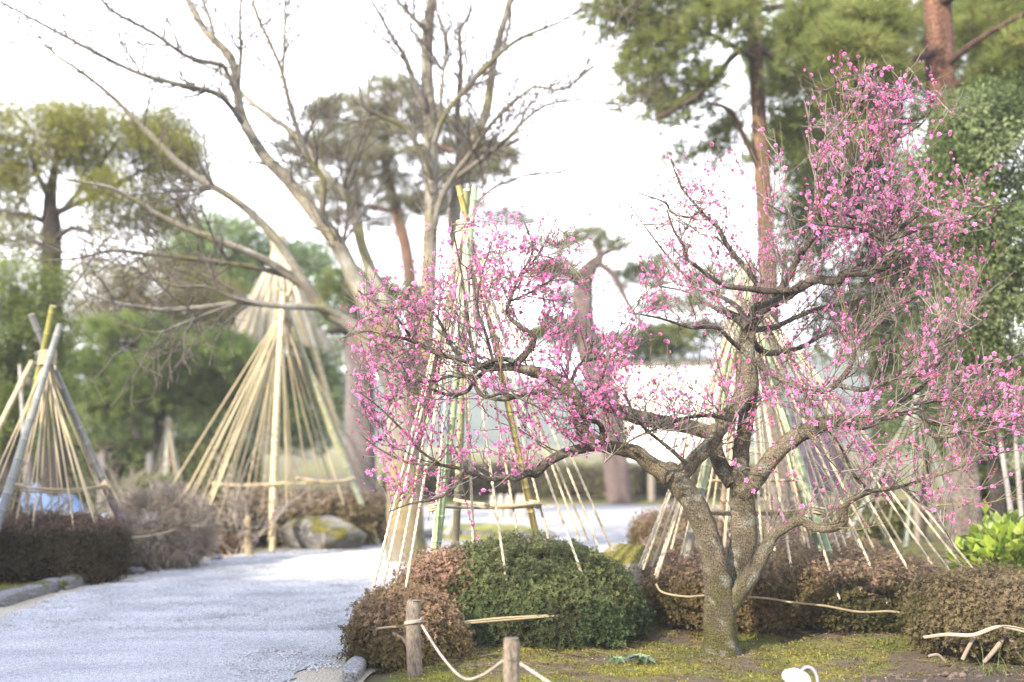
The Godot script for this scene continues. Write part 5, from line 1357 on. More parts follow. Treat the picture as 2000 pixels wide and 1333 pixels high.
func build_tents() -> void:
	var straw_pole := Color(0.50, 0.42, 0.24)
	# left, over the dark box hedge
	var ropes := []
	for e in [[27, 1042, 14.7], [63, 1039, 14.6], [144, 1036, 14.6], [187, 1031, 14.8], [192, 1027, 15.0], [168, 1020, 15.3], [130, 1017, 15.4], [4, 1018, 15.2], [-30, 1012, 15.0], [77, 1013, 15.6], [101, 1014, 15.6], [236, 990, 16.2], [-60, 1030, 14.7], [48, 1020, 15.4], [118, 1024, 15.2], [212, 1000, 15.9], [20, 1008, 15.7]]:
		ropes.append(P(e[0], e[1], e[2]))
	var a := tent("three-legged bamboo rope tent over the dark hedge at the left", P(92, 700, 15.3), [
		[P(60, 615, 15.2), P(279, 1116, 16.2), Color(0.19, 0.19, 0.18), PURPLE_BAMBOO * 1.3, 0.042],
		[P(103, 598, 15.2), P(2, 1118, 15.9), Color(0.26, 0.25, 0.07), Color(0.10, 0.08, 0.05), 0.042],
		[P(116, 635, 15.3), P(-45, 1150, 14.1), Color(0.20, 0.21, 0.185), Color(0.12, 0.115, 0.14), 0.045]], ropes, 0.009, {"knot": 0.085, "knot_thick": 0.016})
	hoop(a, [P(10, 951, 14.8), P(30, 950, 14.7), P(65, 954, 14.7), P(120, 957, 15.0), P(165, 955, 15.4), P(206, 948, 15.8)], 0.014, STRAW)
	hoop(a, [P(8, 954, 14.9), P(60, 961, 15.0), P(120, 963, 15.3), P(170, 958, 15.6), P(208, 951, 15.9)], 0.011, STRAW * 0.8)
	lashing(a, P(206, 949, 15.85), Vector3(1, 0.6, 0), 0.055, 3, 0.011, ROPE)
	lashing(a, P(30, 950, 14.75), Vector3(0.3, 1, 0), 0.055, 3, 0.011, ROPE)
	# a second small one beyond the left edge
	var edge := thing("rope_tent", "crossed pale bamboo poles of a rope tent cut by the left edge", "rope tent", P(45, 740, 19.0) * Vector3(1, 0, 1), "bamboo and rope snow tents over the shrubs")
	pole(edge, P(62, 706, 19), P(-120, 1080, 18.5), 0.04, straw_pole, straw_pole * 0.8)
	pole(edge, P(38, 712, 19), P(58, 1068, 19.4), 0.028, Color(0.5, 0.48, 0.46), Color(0.42, 0.4, 0.38))
	lashing(edge, P(46, 745, 19), Vector3.UP, 0.06, 4, 0.013, ROPE)
	# middle left
	ropes = []
	for e in [[321, 973, 19.6], [355, 976, 19.3], [367, 990, 19.0], [396, 1003, 18.7], [389, 1042, 18.2], [445, 1012, 18.6], [513, 995, 19.6], [560, 998, 19.6], [574, 973, 20.4], [609, 990, 19.8], [672, 988, 19.8], [726, 983, 20.1], [748, 973, 20.6], [635, 963, 21.0], [690, 960, 21.0], [478, 980, 20.6], [430, 975, 20.8], [540, 972, 21.0], [410, 985, 19.5], [655, 978, 20.6]]:
		ropes.append(P(e[0], e[1], e[2]))
	var b := tent("broad straw-coloured rope tent behind the mossy boulder", P(551, 610, 19.4), [
		[P(543, 558, 19.4), P(738, 1063, 20.0), Color(0.33, 0.34, 0.20), Color(0.30, 0.34, 0.24), 0.040],
		[P(571, 553, 19.4), P(374, 1070, 19.3), straw_pole, straw_pole * 0.8, 0.038],
		[P(553, 572, 19.3), P(530, 1078, 18.7), Color(0.60, 0.50, 0.30), Color(0.52, 0.43, 0.25), 0.047]], ropes, 0.012, {"more": 0.5, "knot": 0.09, "knot_thick": 0.02, "rope": Color(0.60, 0.50, 0.32)})
	hoop(b, [P(415, 945, 18.9), P(470, 949, 18.8), P(540, 946, 18.8), P(556, 944, 18.8)], 0.026, STRAW * 1.1)
	hoop(b, [P(578, 934, 18.9), P(620, 941, 19.0), P(660, 942, 19.2), P(692, 935, 19.4)], 0.026, STRAW * 1.1)
	hoop(b, [P(415, 948, 20.4), P(540, 946, 20.8), P(690, 940, 20.4)], 0.02, STRAW * 0.9)
	# the far tall one on the slope
	ropes = []
	for k in 22:
		var f := k / 21.0
		ropes.append(P(lerpf(432, 655, f), 690 - 20 * sin(f * PI), 33.0 + 1.6 * cos(k * 2.4)))
	tent("tall pale rope tent far behind the maple's lowest limb", P(545, 478, 33.0), [
		[P(538, 455, 33), P(500, 1000, 32), straw_pole * 1.2, straw_pole, 0.075],
		[P(548, 457, 33), P(700, 990, 34), straw_pole * 1.2, straw_pole, 0.07],
		[P(556, 459, 33), P(380, 990, 34), straw_pole * 1.2, straw_pole, 0.07]], ropes, 0.035, {"knot": 0.14, "knot_thick": 0.04, "rope": Color(0.62, 0.54, 0.40)})
	# a tiny one far away at the left
	ropes = []
	for k in 11:
		ropes.append(P(lerpf(298, 358, k / 10.0), 955 - 6 * sin(k * PI / 10.0), 29.0 + 0.5 * cos(k * 2.0)))
	var tiny := tent("tiny far-off rope tent in front of the tall far hedge", P(328, 830, 29.0), [
		[P(326, 815, 29), P(362, 990, 29), BLUE_BAMBOO * 1.2, BLUE_BAMBOO, 0.03],
		[P(330, 815, 29), P(288, 988, 29), straw_pole * 0.8, straw_pole * 0.7, 0.03],
		[P(328, 813, 29), P(320, 990, 28.6), BLUE_BAMBOO * 1.4, BLUE_BAMBOO, 0.03]], ropes, 0.02, {"knot": 0.06, "knot_thick": 0.02, "rope": ROPE * 0.75})
	hoop(tiny, [P(299, 930, 28.6), P(328, 933, 28.5), P(352, 930, 28.6)], 0.025, STRAW)
	# over the green mound
	ropes = []
	for e in [[723, 1172, 10.0], [747, 1152, 10.2], [785, 1194, 9.55], [772, 1148, 10.4], [996, 1180, 10.04], [1160, 1186, 10.2], [1196, 1076, 10.9], [1167, 1064, 11.3], [1149, 1057, 11.5], [1132, 1054, 11.6], [925, 1082, 11.7], [1014, 1058, 11.7], [930, 1110, 11.1], [1075, 1066, 11.7], [840, 1120, 11.0], [800, 1110, 10.9]]:
		ropes.append(P(e[0], e[1], e[2]))
	var c := tent("green bamboo rope tent over the dark green mound", P(907, 446, 11.2), [
		[P(927, 364, 11.2), P(830, 1242, 10.75), Color(0.27, 0.36, 0.19), Color(0.24, 0.31, 0.16), 0.032],
		[P(895, 362, 11.2), P(1080, 1205, 11.8), YELLOW_BAMBOO, Color(0.22, 0.17, 0.08), 0.028],
		[P(911, 371, 11.2), P(884, 1168, 13.0), Color(0.36, 0.36, 0.2), Color(0.085, 0.065, 0.065), 0.032]], ropes, 0.0095, {"fine": true, "knot": 0.06, "knot_thick": 0.012, "rope": Color(0.72, 0.63, 0.44)})
	hoop(c, [P(888, 977, 11.7), P(935, 985, 11.4), P(1000, 989, 11.2), P(1056, 985, 11.5)], 0.016, STRAW * 1.15)
	hoop(c, [P(838, 990, 11.0), P(900, 992, 11.5), P(980, 993, 11.6), P(1058, 989, 11.6)], 0.012, STRAW * 0.75)
	lashing(c, P(1043, 985, 11.5), Vector3(0.25, 1, 0), 0.04, 3, 0.009, ROPE)
	lashing(c, P(848, 992, 10.95), Vector3(-0.1, 1, 0), 0.04, 3, 0.009, ROPE)
	var sheaf := mb()                                   # the straw that wraps the top
	for k in 60:
		var an := R(0, TAU)
		var top := P(907, 440, 11.2) + Vector3(cos(an), 0, sin(an)) * 0.05
		var len := R(0.5, 1.1)
		var g := grow(top, Vector3(cos(an) * 0.12 - 0.04, -1, sin(an) * 0.12), len, 0.02, 0.0, 4)
		sheaf.tube(g, taper(0.008, 0.004, 5), 4, Color(0.66, 0.57, 0.40) * R(0.8, 1.15))
	part("straw_wrap", sheaf, M.straw, c).set_meta("kind", "stuff")
	# right, behind the plum
	ropes = []
	for e in [[1248, 1108, 11.4], [1256, 1114, 11.2], [1274, 1108, 11.3], [1282, 1132, 10.8], [1326, 1104, 11.4], [1416, 1076, 12.4], [1494, 1146, 10.6], [1516, 1108, 11.2], [1554, 1160, 10.55], [1588, 1102, 11.5], [1640, 1172, 10.5], [1664, 1098, 11.8], [1714, 1086, 12.1], [1734, 1180, 10.55], [1812, 1178, 10.7], [1878, 1146, 11.4], [1924, 1140, 11.9], [1674, 1056, 12.8], [1360, 1090, 12.2], [1460, 1066, 13.0], [1540, 1060, 13.2], [1610, 1050, 13.4], [1700, 1040, 13.6], [1760, 1060, 13.2], [1310, 1080, 12.8], [1385, 1060, 13.4]]:
		ropes.append(P(e[0], e[1], e[2]))
	var d := tent("straw-topped rope tent with green bamboo legs behind the plum trunk", P(1456, 548, 12.2), [
		[P(1470, 515, 12.2), P(1309, 1232, 11.05), Color(0.34, 0.37, 0.20), PURPLE_BAMBOO * 1.4, 0.036],
		[P(1446, 510, 12.2), P(1652, 1190, 10.95), Color(0.27, 0.33, 0.18), Color(0.17, 0.22, 0.11), 0.036],
		[P(1448, 514, 12.25), P(1640, 1200, 11.15), Color(0.20, 0.25, 0.13), Color(0.15, 0.19, 0.10), 0.032],
		[P(1462, 512, 12.2), P(1398, 1120, 14.0), Color(0.40, 0.33, 0.22), Color(0.34, 0.24, 0.17), 0.034],
		[P(1460, 512, 12.2), P(1600, 1100, 13.8), Color(0.42, 0.33, 0.2), Color(0.45, 0.33, 0.22), 0.034]], ropes, 0.0100, {"fine": true, "more": 0.5, "knot": 0.075, "knot_thick": 0.014, "rope": Color(0.66, 0.56, 0.38)})
	hoop(d, [P(1345, 998, 11.4), P(1420, 1001, 11.3), P(1510, 1000, 11.3), P(1612, 996, 11.3)], 0.013, STRAW)
	hoop(d, [P(1350, 1002, 11.5), P(1440, 1006, 11.4), P(1540, 1004, 11.3), P(1610, 1000, 11.3)], 0.011, STRAW * 0.85)
	hoop(d, [P(1365, 938, 12.6), P(1450, 941, 12.8), P(1560, 938, 12.6)], 0.013, STRAW)
	lashing(d, P(1597, 998, 11.25), Vector3(0.3, 1, 0), 0.045, 3, 0.010, ROPE)
	sheaf = mb()
	for k in 130:
		var an := R(0, TAU)
		var top := P(1458, 542, 12.2) + Vector3(cos(an) * 0.075, R(-0.01, 0.04), sin(an) * 0.075)
		var g := grow(top, Vector3(cos(an) * 0.22, -1, sin(an) * 0.22), R(0.35, 0.9), 0.02, 0.0, 4)
		sheaf.tube(g, taper(0.011, 0.006, 5), 4, Color(0.62, 0.53, 0.36) * R(0.75, 1.15))
	part("straw_wrap", sheaf, M.straw, d).set_meta("kind", "stuff")
	# a low one farther right
	ropes = []
	for e in [[1640, 1010, 18.0], [1668, 1015, 17.6], [1700, 1022, 17.3], [1735, 1026, 17.2], [1775, 1028, 17.2], [1820, 1026, 17.3], [1858, 1018, 17.6], [1890, 1008, 18.0], [1655, 1000, 18.7], [1710, 995, 19.0], [1780, 992, 19.2], [1840, 996, 19.0]]:
		ropes.append(P(e[0], e[1], e[2]))
	tent("low grey-green rope tent farther back under the plum's right limb", P(1790, 792, 18.2), [
		[P(1796, 770, 18.2), P(1650, 1060, 18.0), BLUE_BAMBOO, BLUE_BAMBOO * 0.8, 0.03],
		[P(1786, 770, 18.2), P(1880, 1058, 18.0), BLUE_BAMBOO, BLUE_BAMBOO * 0.8, 0.03],
		[P(1790, 768, 18.2), P(1770, 1070, 17.6), BLUE_BAMBOO, BLUE_BAMBOO * 0.8, 0.03]], ropes, 0.009, {"knot": 0.05, "knot_thick": 0.012, "rope": Color(0.26, 0.25, 0.17)})
	# bare branches that stand inside the tents
	for e in [["pale bare shrub inside the left rope tent", 95, 15.6, 1.05, 16], ["crooked pale bare shrub inside the broad straw tent", 470, 18.4, 1.3, 12], ["grey bare shrub inside the right rope tent", 1520, 12.9, 1.0, 14], ["thin bare shrub behind the left rope tent", 240, 22.0, 1.2, 12]]:
		var base := Vector3((e[1] - 1000.0) / F * e[2], 0, -e[2])
		var o := thing("bare_shrub", e[0], "shrub", base)
		var br := mb()
		var tw := mb()
		for k in e[4]:
			var g := grow(base + Vector3(R(-0.12, 0.12), -0.02, R(-0.12, 0.12)), Vector3(R(-0.9, 0.9), 1, R(-0.9, 0.9)), e[3] * R(0.7, 1.3), 0.28, 0.04, 9)
			var rr := taper(R(0.012, 0.022), 0.004, 10)
			br.tube(g, rr, 6, Color(0.34, 0.29, 0.24) * R(0.7, 1.1))
			twiggery(tw, g, rr, 0.12, 0.2, 0.55, 0.1, Color(0.26, 0.22, 0.18), 1, 0.3)
		part("branches", br, M.thin, o).set_meta("kind", "stuff")
		part("twigs", tw, M.thin, o).set_meta("kind", "stuff")

func build_details() -> void:
	# the low rope fence at the front
	var posts := [["grey wooden fence post left, with a rope looped round its neck", G(808, 1331), 0.0455, 0.49], ["grey wooden fence post right, with a black wire round it", Vector3(0.0, 0, -7.19), 0.0395, 0.495], ["short grey wooden fence post just below the picture", Vector3(1.15, 0, -5.9), 0.0395, 0.48]]
	for e in posts:
		var c: Vector3 = e[1]
		var o := thing("fence_post", e[0], "post", c, "posts of the low rope fence")
		var b := mb()
		var r: float = e[2]
		var top: float = e[3]
		var pts := PackedVector3Array()
		var rad := PackedFloat32Array()
		for k in 13:
			pts.append(c + Vector3(0.006 * sin(k * 0.5), lerpf(-0.1, top - 0.008, k / 12.0), 0))
			rad.append(r * (1.04 - 0.04 * k / 12.0))
		pts.append(c + Vector3(0, top, 0)); rad.append(r * 0.9)
		var sd := rng.randf() * 40.0
		b.tube(pts, rad, 28, func(p: Vector3, _f: float):
			var an := atan2(p.z - c.z, p.x - c.x)
			var grain := nz.get_noise_2d(an * 70.0 + sd, p.y * 4.0) + 0.5 * nz.get_noise_2d(an * 230.0 + sd, p.y * 9.0)
			var k := Color(0.26, 0.205, 0.15).lerp(Color(0.36, 0.30, 0.235), clampf(0.5 + grain, 0.0, 1.0))
			return k.lerp(Color(0.09, 0.07, 0.055), smoothstep(0.28, 0.5, grain) * 0.8), 0.07, 3.0)
		part("post", b, M.wood, o)
		var ring := mb()
		for k in 24:
			var q0 := Vector3(cos(TAU * k / 24), 0, sin(TAU * k / 24))
			var q1 := Vector3(cos(TAU * (k + 1) / 24), 0, sin(TAU * (k + 1) / 24))
			for j in 4:
				var i0 := r * 0.88 * j / 4.0
				var i1 := r * 0.88 * (j + 1) / 4.0
				ring.quad(c + q0 * i1 + Vector3(0, top + 0.003, 0), c + q0 * i0 + Vector3(0, top + 0.003, 0), c + q1 * i0 + Vector3(0, top + 0.003, 0), c + q1 * i1 + Vector3(0, top + 0.003, 0), Color(0.42, 0.35, 0.27) * (0.75 if j % 2 else 1.05) * (1.0 + 0.2 * sin(k * 1.7)))
		part("end_grain", ring, M.wood, o)
	var p1: Vector3 = posts[0][1]
	var p2: Vector3 = posts[1][1]
	var p3: Vector3 = posts[2][1]
	var fence_rope := func(label: String, a: Vector3, mid: Vector3, z: Vector3, loop: Vector3, r: float, y: float):
		var list := [a, a.lerp(mid, 0.5) + Vector3(0, -0.03, 0), mid, mid.lerp(z, 0.5) + Vector3(0, -0.03, 0), z]
		var o := thing("fence_rope", label, "rope", a * Vector3(1, 0, 1), "ropes of the low fence")
		var q := spline(list, [0.0075, 0.0075, 0.0075, 0.0075, 0.0075], 36)
		var b := mb()
		b.tube(q[0], q[1], 8, func(p: Vector3, _f: float): return Color(0.42, 0.37, 0.30) * (0.95 + 0.35 * nz.get_noise_3dv(p * 160.0)), 0.0, 1.0, 150.0)
		part("rope", b, M.rope, o)
		var l := mb()
		var pts := PackedVector3Array()
		for k in 60:
			var an := TAU * k / 28.0
			pts.append(loop + Vector3(cos(an) * (r + 0.009), y + 0.012 * sin(an + 1.0) + 0.008 * k / 28.0, sin(an) * (r + 0.009)))
		l.tube(pts, taper(0.0075, 0.0075, 60), 8, Color(0.36, 0.31, 0.25), 0.0, 1.0, 150.0)
		part("loop", l, M.rope, o)
	fence_rope.call("twisted pale rope sagging between the two wooden fence posts", p1 + Vector3(0.05, 0.345, 0.035), p1.lerp(p2, 0.55) + Vector3(0, 0.175, 0), p2 + Vector3(-0.045, 0.385, 0.0), p1, 0.0455, 0.355)
	fence_rope.call("twisted pale rope leading down right from the right post", p2 + Vector3(0.042, 0.375, 0.02), p2.lerp(p3, 0.5) + Vector3(0, 0.20, 0), p3 + Vector3(-0.04, 0.38, 0.0), p3, 0.0395, 0.38)
	var w := mb()
	var turn := PackedVector3Array()
	for k in 30:
		turn.append(p2 + Vector3(cos(TAU * k / 28.0) * 0.0425, 0.392 + 0.002 * sin(k), sin(TAU * k / 28.0) * 0.0425))
	w.tube(turn, taper(0.0016, 0.0016, 30), 5, Color(0.03, 0.03, 0.03))
	part("wire", w, M.metal, get_node("fence_post_001"))
	# white garden spotlight at the bottom edge
	var s := P(1556, 1326, 7.7)
	var sp := thing("garden_spotlight", "white garden spotlight in a grey hoop bracket at the bottom edge", "lamp", s * Vector3(1, 0, 1))
	var body := mb()
	body.lump(func(d: Vector3): return s + (Vector3(d.x, d.y, 0) * (0.052 if d.z > -0.4 else 0.046) + Vector3(0, 0, d.z * 0.085)).rotated(Vector3.UP, 0.9).rotated(Vector3(0, 0, 1), -0.25), 16, 24, Color(0.42, 0.42, 0.42))
	part("housing", body, M.metal, sp)
	var arc := mb()
	var ap := PackedVector3Array()
	for k in 19:
		var an := PI * (k / 18.0) * 1.15 - 0.25
		ap.append(s + Vector3(0.055 + cos(an) * 0.052, -0.02 + sin(an) * 0.085, 0.03))
	arc.tube(ap, taper(0.0085, 0.0085, 19), 8, Color(0.20, 0.20, 0.22))
	part("bracket", arc, M.metal, sp)
	var spike := mb()
	spike.tube(PackedVector3Array([s + Vector3(0.02, -0.03, 0), Vector3(s.x + 0.02, -0.03, s.z)]), PackedFloat32Array([0.012, 0.008]), 8, Color(0.12, 0.12, 0.13))
	part("stake", spike, M.metal, sp)
	# stones
	stone("boulder", "pale boulder with moss patches at the path's far bend", "rock", G(622, 1076) + Vector3(0, 0, -0.3), Vector3(0.60, 0.29, 0.40), Color(0.33, 0.31, 0.28), Color(0.20, 0.18, 0.035), 0.5)
	stone("boulder", "yellow mossy boulder behind the green mound", "rock", Vector3(1.08, 0, -13.2), Vector3(0.36, 0.36, 0.34), Color(0.33, 0.28, 0.22), Color(0.18, 0.16, 0.03), 0.5)
	stone("boulder", "dark mossy stone low between the mound and the plum trunk", "rock", Vector3(0.98, -0.02, -11.6), Vector3(0.16, 0.20, 0.14), Color(0.22, 0.21, 0.19), Color(0.16, 0.16, 0.03), 0.6)
	stone("flat_stone", "flat tan stone in the moss left of the plum's foot", "stone", G(1300, 1248) + Vector3(0, 0.0, 0), Vector3(0.13, 0.045, 0.07), Color(0.30, 0.23, 0.15), Color(0.16, 0.15, 0.04), 0.15)
	stone("flat_stone", "grey stone chip behind the plum's foot beside the purple pole", "stone", G(1275, 1220) + Vector3(0, 0.02, 0), Vector3(0.06, 0.035, 0.04), Color(0.20, 0.20, 0.22), Color(0.2, 0.2, 0.1), 0.0)
	stone("kerb_stone", "pale rounded kerb stone at the brown shrub's corner", "kerb stone", G(686, 1318) + Vector3(0.02, 0.0, 0), Vector3(0.06, 0.055, 0.30), Color(0.42, 0.41, 0.40), Color(0.3, 0.3, 0.2), 0.0, "", 0.3, 3.5)
	for e in [["long grey kerb stone nearest the left edge of the path", 20, 1178, 0.24, 0.35], ["long grey kerb stone in front of the dark box hedge, middle of three", 80, 1160, 0.34, 0.3], ["grey kerb stone at the dark hedge's foot, farthest of three", 142, 1146, 0.26, 0.2]]:
		stone("kerb_stone", e[0], "kerb stone", G(e[1], e[2]), Vector3(0.08, 0.075, e[3] * 1.5), Color(0.30, 0.29, 0.28), Color(0.14, 0.14, 0.03), 0.12, "kerb stones along the left edge", 0.25, 4.0)
	for e in [["low grey stone by the dark hedge's right corner", 255, 1122, 0.17], ["small white stone under the grey bare shrub, left one", 356, 1112, 0.10], ["small white stone under the grey bare shrub, right one", 382, 1110, 0.09], ["grey stone at the left of the boulder's foot", 425, 1096, 0.08]]:
		stone("edge_stone", e[0], "stone", G(e[1], e[2]), Vector3(e[3], 0.06, e[3] * 0.6), Color(0.42, 0.42, 0.42) if e[3] < 0.15 else Color(0.22, 0.22, 0.23), Color(0.2, 0.2, 0.05), 0.05)
	# cut stump
	var st := G(485, 1088)
	var b := mb()
	var q := limb([[486, 1092, 9.5], [485, 1060, 8.5], [483, 1030, 8], [486, 1008, 5]], 18.2, 18.2)
	b.tube(q[0], q[1], 10, func(p: Vector3, _f: float): return Color(0.48, 0.38, 0.24).lerp(Color(0.25, 0.18, 0.10), clampf(nz.get_noise_3dv(p * 40.0) + 0.3, 0.0, 1.0)), 0.2, 2.0)
	single("stump", b, M.wood, "cut pale wooden stump left of the boulder", "stump", st)
	# moss island in the gravel with its edging stones
	var isl := mb()
	var im := Vector3(-0.45, 0, -22.3)
	isl.lump(func(d: Vector3): return im + Vector3(d.x * 0.98, maxf(d.y, -0.1) * 0.13 * (1.0 + 0.3 * nz.get_noise_2d(d.x * 30.0, d.z * 30.0)), d.z * 1.5), 20, 40, func(p: Vector3): return Color(0.24, 0.235, 0.05) * (1.0 + 0.6 * nz.get_noise_3dv(p * 30.0)))
	setting("moss_bank", isl, M.core)
	for k in 7:
		stone("edging_stone", "grey edging stone of the moss island, %s from the left" % ["first", "second", "third", "fourth", "fifth", "sixth", "seventh"][k], "stone", Vector3(-1.25 + k * 0.29 + R(-0.03, 0.03), 0, -21.1 + absf(k - 3.0) * -0.08), Vector3(0.15, R(0.07, 0.11), 0.11), Color(0.34, 0.32, 0.30), Color(0.2, 0.19, 0.05), 0.15, "edging stones of the moss island")
	# pale stakes on the far gravel, and one bent mat
	for e in [[963, 1012, "first"], [978, 1014, "second"], [992, 1016, "third"], [1013, 1014, "fourth"], [1022, 1016, "fifth"]]:
		var g := P(e[0], e[1], 27.0) * Vector3(1, 0, 1)
		var sb := mb()
		sb.tube(PackedVector3Array([g, g + Vector3(0.01, 0.30, 0), g + Vector3(0.0, 0.42, 0.02)]), PackedFloat32Array([0.06, 0.07, 0.045]), 9, Color(0.55, 0.50, 0.43))
		single("straw_stake", sb, M.straw, "short pale straw-wrapped stake on the far gravel, %s from the left" % e[2], "stake", g, "pale stakes on the far gravel")
	var mg := P(890, 1050, 21.0)
	var mat_ := mb()
	for k in 8:
		var f0 := k / 8.0
		var f1 := (k + 1) / 8.0
		var a0 := Vector3(mg.x - 0.12 + 0.16 * sin(f0 * 1.6), 0.08 + 0.52 * f0, mg.z)
		var a1 := Vector3(mg.x - 0.12 + 0.16 * sin(f1 * 1.6), 0.08 + 0.52 * f1, mg.z)
		mat_.tube(PackedVector3Array([a0, a1]), PackedFloat32Array([0.05 - 0.002 * k, 0.05 - 0.002 * (k + 1)]), 8, Color(0.62, 0.55, 0.42))
	single("bent_stake", mat_, M.straw, "pale bent straw bundle arching beside the dark bamboo pole", "stake", mg * Vector3(1, 0, 1))
	# low fence beyond the far gravel
	for e in [["weathered fence post beyond the far gravel right of the plum trunk's left stem", 1271, 33.0], ["weathered fence post at the far end of the right moss lawn", 1788, 20.5], ["second weathered fence post at the far end of the right moss lawn, left one", 1692, 20.8]]:
		var g := Vector3((e[1] - 1000.0) / F * e[2], 0, -e[2])
		var fb := mb()
		fb.tube(PackedVector3Array([g + Vector3(0, -0.05, 0), g + Vector3(0, 0.66, 0), g + Vector3(0, 0.70, 0)]), PackedFloat32Array([0.085, 0.08, 0.06]) if e[2] > 30.0 else PackedFloat32Array([0.05, 0.05, 0.035]), 10, Color(0.36, 0.31, 0.26))
		single("fence_post", fb, M.wood, e[0], "post", g, "far fence posts")
	var rl := thing("fence_rail", "two weathered rails of the low fence behind the right moss lawn", "fence", Vector3(5.0, 0, -20.6))
	for y in [0.34, 0.6]:
		var rb := mb()
		rb.tube(PackedVector3Array([Vector3(3.6, y, -20.9), Vector3(5.3, y + 0.01, -20.62), Vector3(7.4, y, -20.5)]), PackedFloat32Array([0.025, 0.025, 0.025]), 7, Color(0.34, 0.28, 0.22))
		part("rail", rb, M.wood, rl)
	for e in [[203, 30.6, "middle one"], [296, 30.6, "nearest the tiny rope tent"], [60, 30.6, "leftmost"]]:
		var g := Vector3((e[0] - 1000.0) / F * e[1], 0, -e[1])
		var fb := mb()
		fb.tube(PackedVector3Array([g + Vector3(0, -0.05, 0), g + Vector3(0, 1.15, 0), g + Vector3(0, 1.19, 0)]), PackedFloat32Array([0.1, 0.09, 0.06]), 9, Color(0.24, 0.22, 0.22))
		single("fence_post", fb, M.wood, "grey post against the tall far hedge, " + e[2], "post", g, "posts along the far hedge")
	# blue tarpaulin seen between the left tent's ropes
	var tp := P(75, 930, 27.0) * Vector3(1, 0, 1)
	var tb := mb()
	tb.lump(func(d: Vector3): return tp + Vector3(d.x * 0.95, maxf(d.y, 0.0) * 0.62 * (1.0 - 0.25 * d.x * d.x) + 0.02, d.z * 0.35) * (1.0 + 0.06 * nz.get_noise_3dv(d * 50.0)), 18, 30, Color(0.11, 0.18, 0.34))
	single("tarpaulin", tb, M.sheet, "light blue tarpaulin over a heap behind the left rope tent", "tarpaulin", tp)
	# white building beyond the gravel, and the hills
	var bd := thing("white_building", "long white plastered building far beyond the blossom gap", "building", Vector3(6.2, 0, -56.0))
	var wb := mb()
	wb.box(Vector3(4.0, 0, -60), Vector3(8.7, 4.6, -55), Color(0.84, 0.80, 0.72))
	part("wall", wb, M.plaster, bd)
	var pb := mb()
	pb.box(Vector3(3.95, 0, -60.05), Vector3(8.75, 0.6, -54.95), Color(0.30, 0.29, 0.28))
	part("plinth", pb, M.plaster, bd)
	var rf := mb()
	var e0 := [Vector3(3.6, 4.55, -54.5), Vector3(9.1, 4.55, -54.5), Vector3(8.6, 5.2, -57.5), Vector3(4.1, 5.2, -57.5), Vector3(3.6, 4.55, -60.5), Vector3(9.1, 4.55, -60.5)]
	rf.quad(e0[0], e0[3], e0[2], e0[1], Color(0.34, 0.35, 0.37))
	rf.quad(e0[5], e0[2], e0[3], e0[4], Color(0.34, 0.35, 0.37))
	rf.tri(e0[4], e0[3], e0[0], Color(0.34, 0.35, 0.37))
	rf.tri(e0[1], e0[2], e0[5], Color(0.34, 0.35, 0.37))
	rf.quad(e0[0], e0[1], e0[5], e0[4], Color(0.30, 0.26, 0.22))
	part("roof", rf, M.plaster, bd)
	var hl := mb()
	var rows := 10
	var cols := 120
	for r in rows + 1:
		for c in cols + 1:
			var hx := lerpf(-150, 150, float(c) / cols)
			var f := float(r) / rows
			var top := 17.0 + 6.0 * nz.get_noise_2d(hx * 0.12, 3.0) + 3.0 * nz.get_noise_2d(hx * 0.6, 9.0)
			hl.v.append(Vector3(hx, top * sin(f * PI * 0.5), -215 - 80 * f + 14.0 * nz.get_noise_2d(hx * 0.3, f * 20.0)))
			hl.n.append(Vector3(0, 0.7, 0.7))
			hl.c.append(Color(0.055, 0.075, 0.06) * (1.0 + 0.5 * nz.get_noise_2d(hx * 2.0, f * 90.0)))
	for r in rows:
		for c in cols:
			var k := r * (cols + 1) + c
			hl.i.append_array([k, k + cols + 1, k + 1, k + 1, k + cols + 1, k + cols + 2])
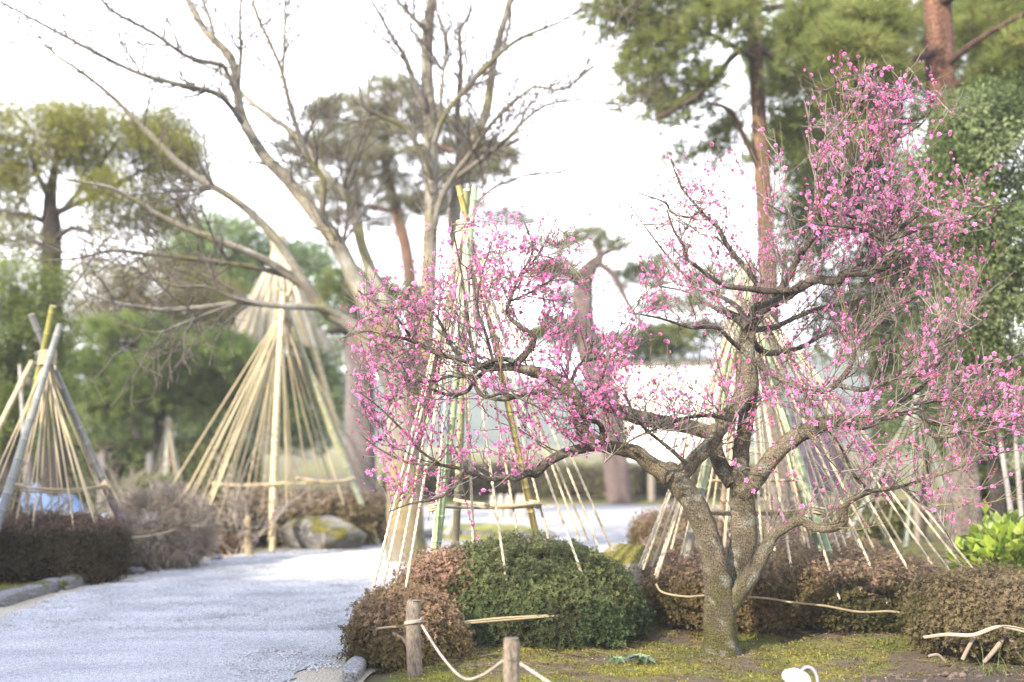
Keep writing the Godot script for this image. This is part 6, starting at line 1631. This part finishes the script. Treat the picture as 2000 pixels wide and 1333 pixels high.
	setting("hills", hl, M.core)

func _ready() -> void:
	rng.seed = 20240314
	nz.seed = 11
	nz.frequency = 0.1
	nz2.seed = 47
	nz2.frequency = 0.1
	# camera: a 50 mm lens wide open, focused on the plum's front branches
	var cam := Camera3D.new()
	cam.name = "camera"
	var lens := CameraAttributesPhysical.new()
	lens.frustum_focal_length = 50.0
	lens.frustum_focus_distance = 9.55
	lens.exposure_aperture = 0.98
	cam.attributes = lens
	cam.fov = 27.0
	cam.near = 0.1
	cam.far = 1500.0
	cam.position = Vector3(0, EYE, 0)
	cam.rotation.x = PITCH
	add_child(cam)
	cam.current = true
	# sky, air and exposure
	var sky_m := ProceduralSkyMaterial.new()
	sky_m.sky_top_color = Color(0.76, 0.815, 0.94)
	sky_m.sky_horizon_color = Color(1.0, 0.99, 1.0)
	sky_m.sky_curve = 0.42
	sky_m.sky_energy_multiplier = 1.05
	sky_m.ground_bottom_color = Color(0.42, 0.40, 0.36)
	sky_m.ground_horizon_color = Color(0.9, 0.9, 0.9)
	sky_m.sun_angle_max = 24.0
	var sky := Sky.new()
	sky.sky_material = sky_m
	var env := Environment.new()
	env.background_mode = Environment.BG_SKY
	env.sky = sky
	env.tonemap_mode = Environment.TONE_MAPPER_LINEAR
	env.tonemap_exposure = 4.1
	env.fog_enabled = true
	env.fog_density = 0.0008
	env.fog_light_color = Color(0.97, 0.97, 0.97)
	env.sdfgi_enabled = true
	env.ssao_enabled = true
	env.ssil_enabled = true
	var we := WorldEnvironment.new()
	we.name = "world"
	we.environment = env
	add_child(we)
	var sun := DirectionalLight3D.new()
	sun.name = "sun"
	sun.light_energy = 1.3
	sun.light_color = Color(1.0, 0.95, 0.88)
	sun.light_angular_distance = 1.0
	sun.shadow_enabled = true
	add_child(sun)
	sun.look_at_from_position(Vector3(-55, 48, 70), Vector3.ZERO)
	# the place
	make_materials()
	make_shapes()
	build_ground()
	build_maple()
	build_trees()
	build_shrubs()
	build_tents()
	build_plum()
	build_details()
	build_moss()
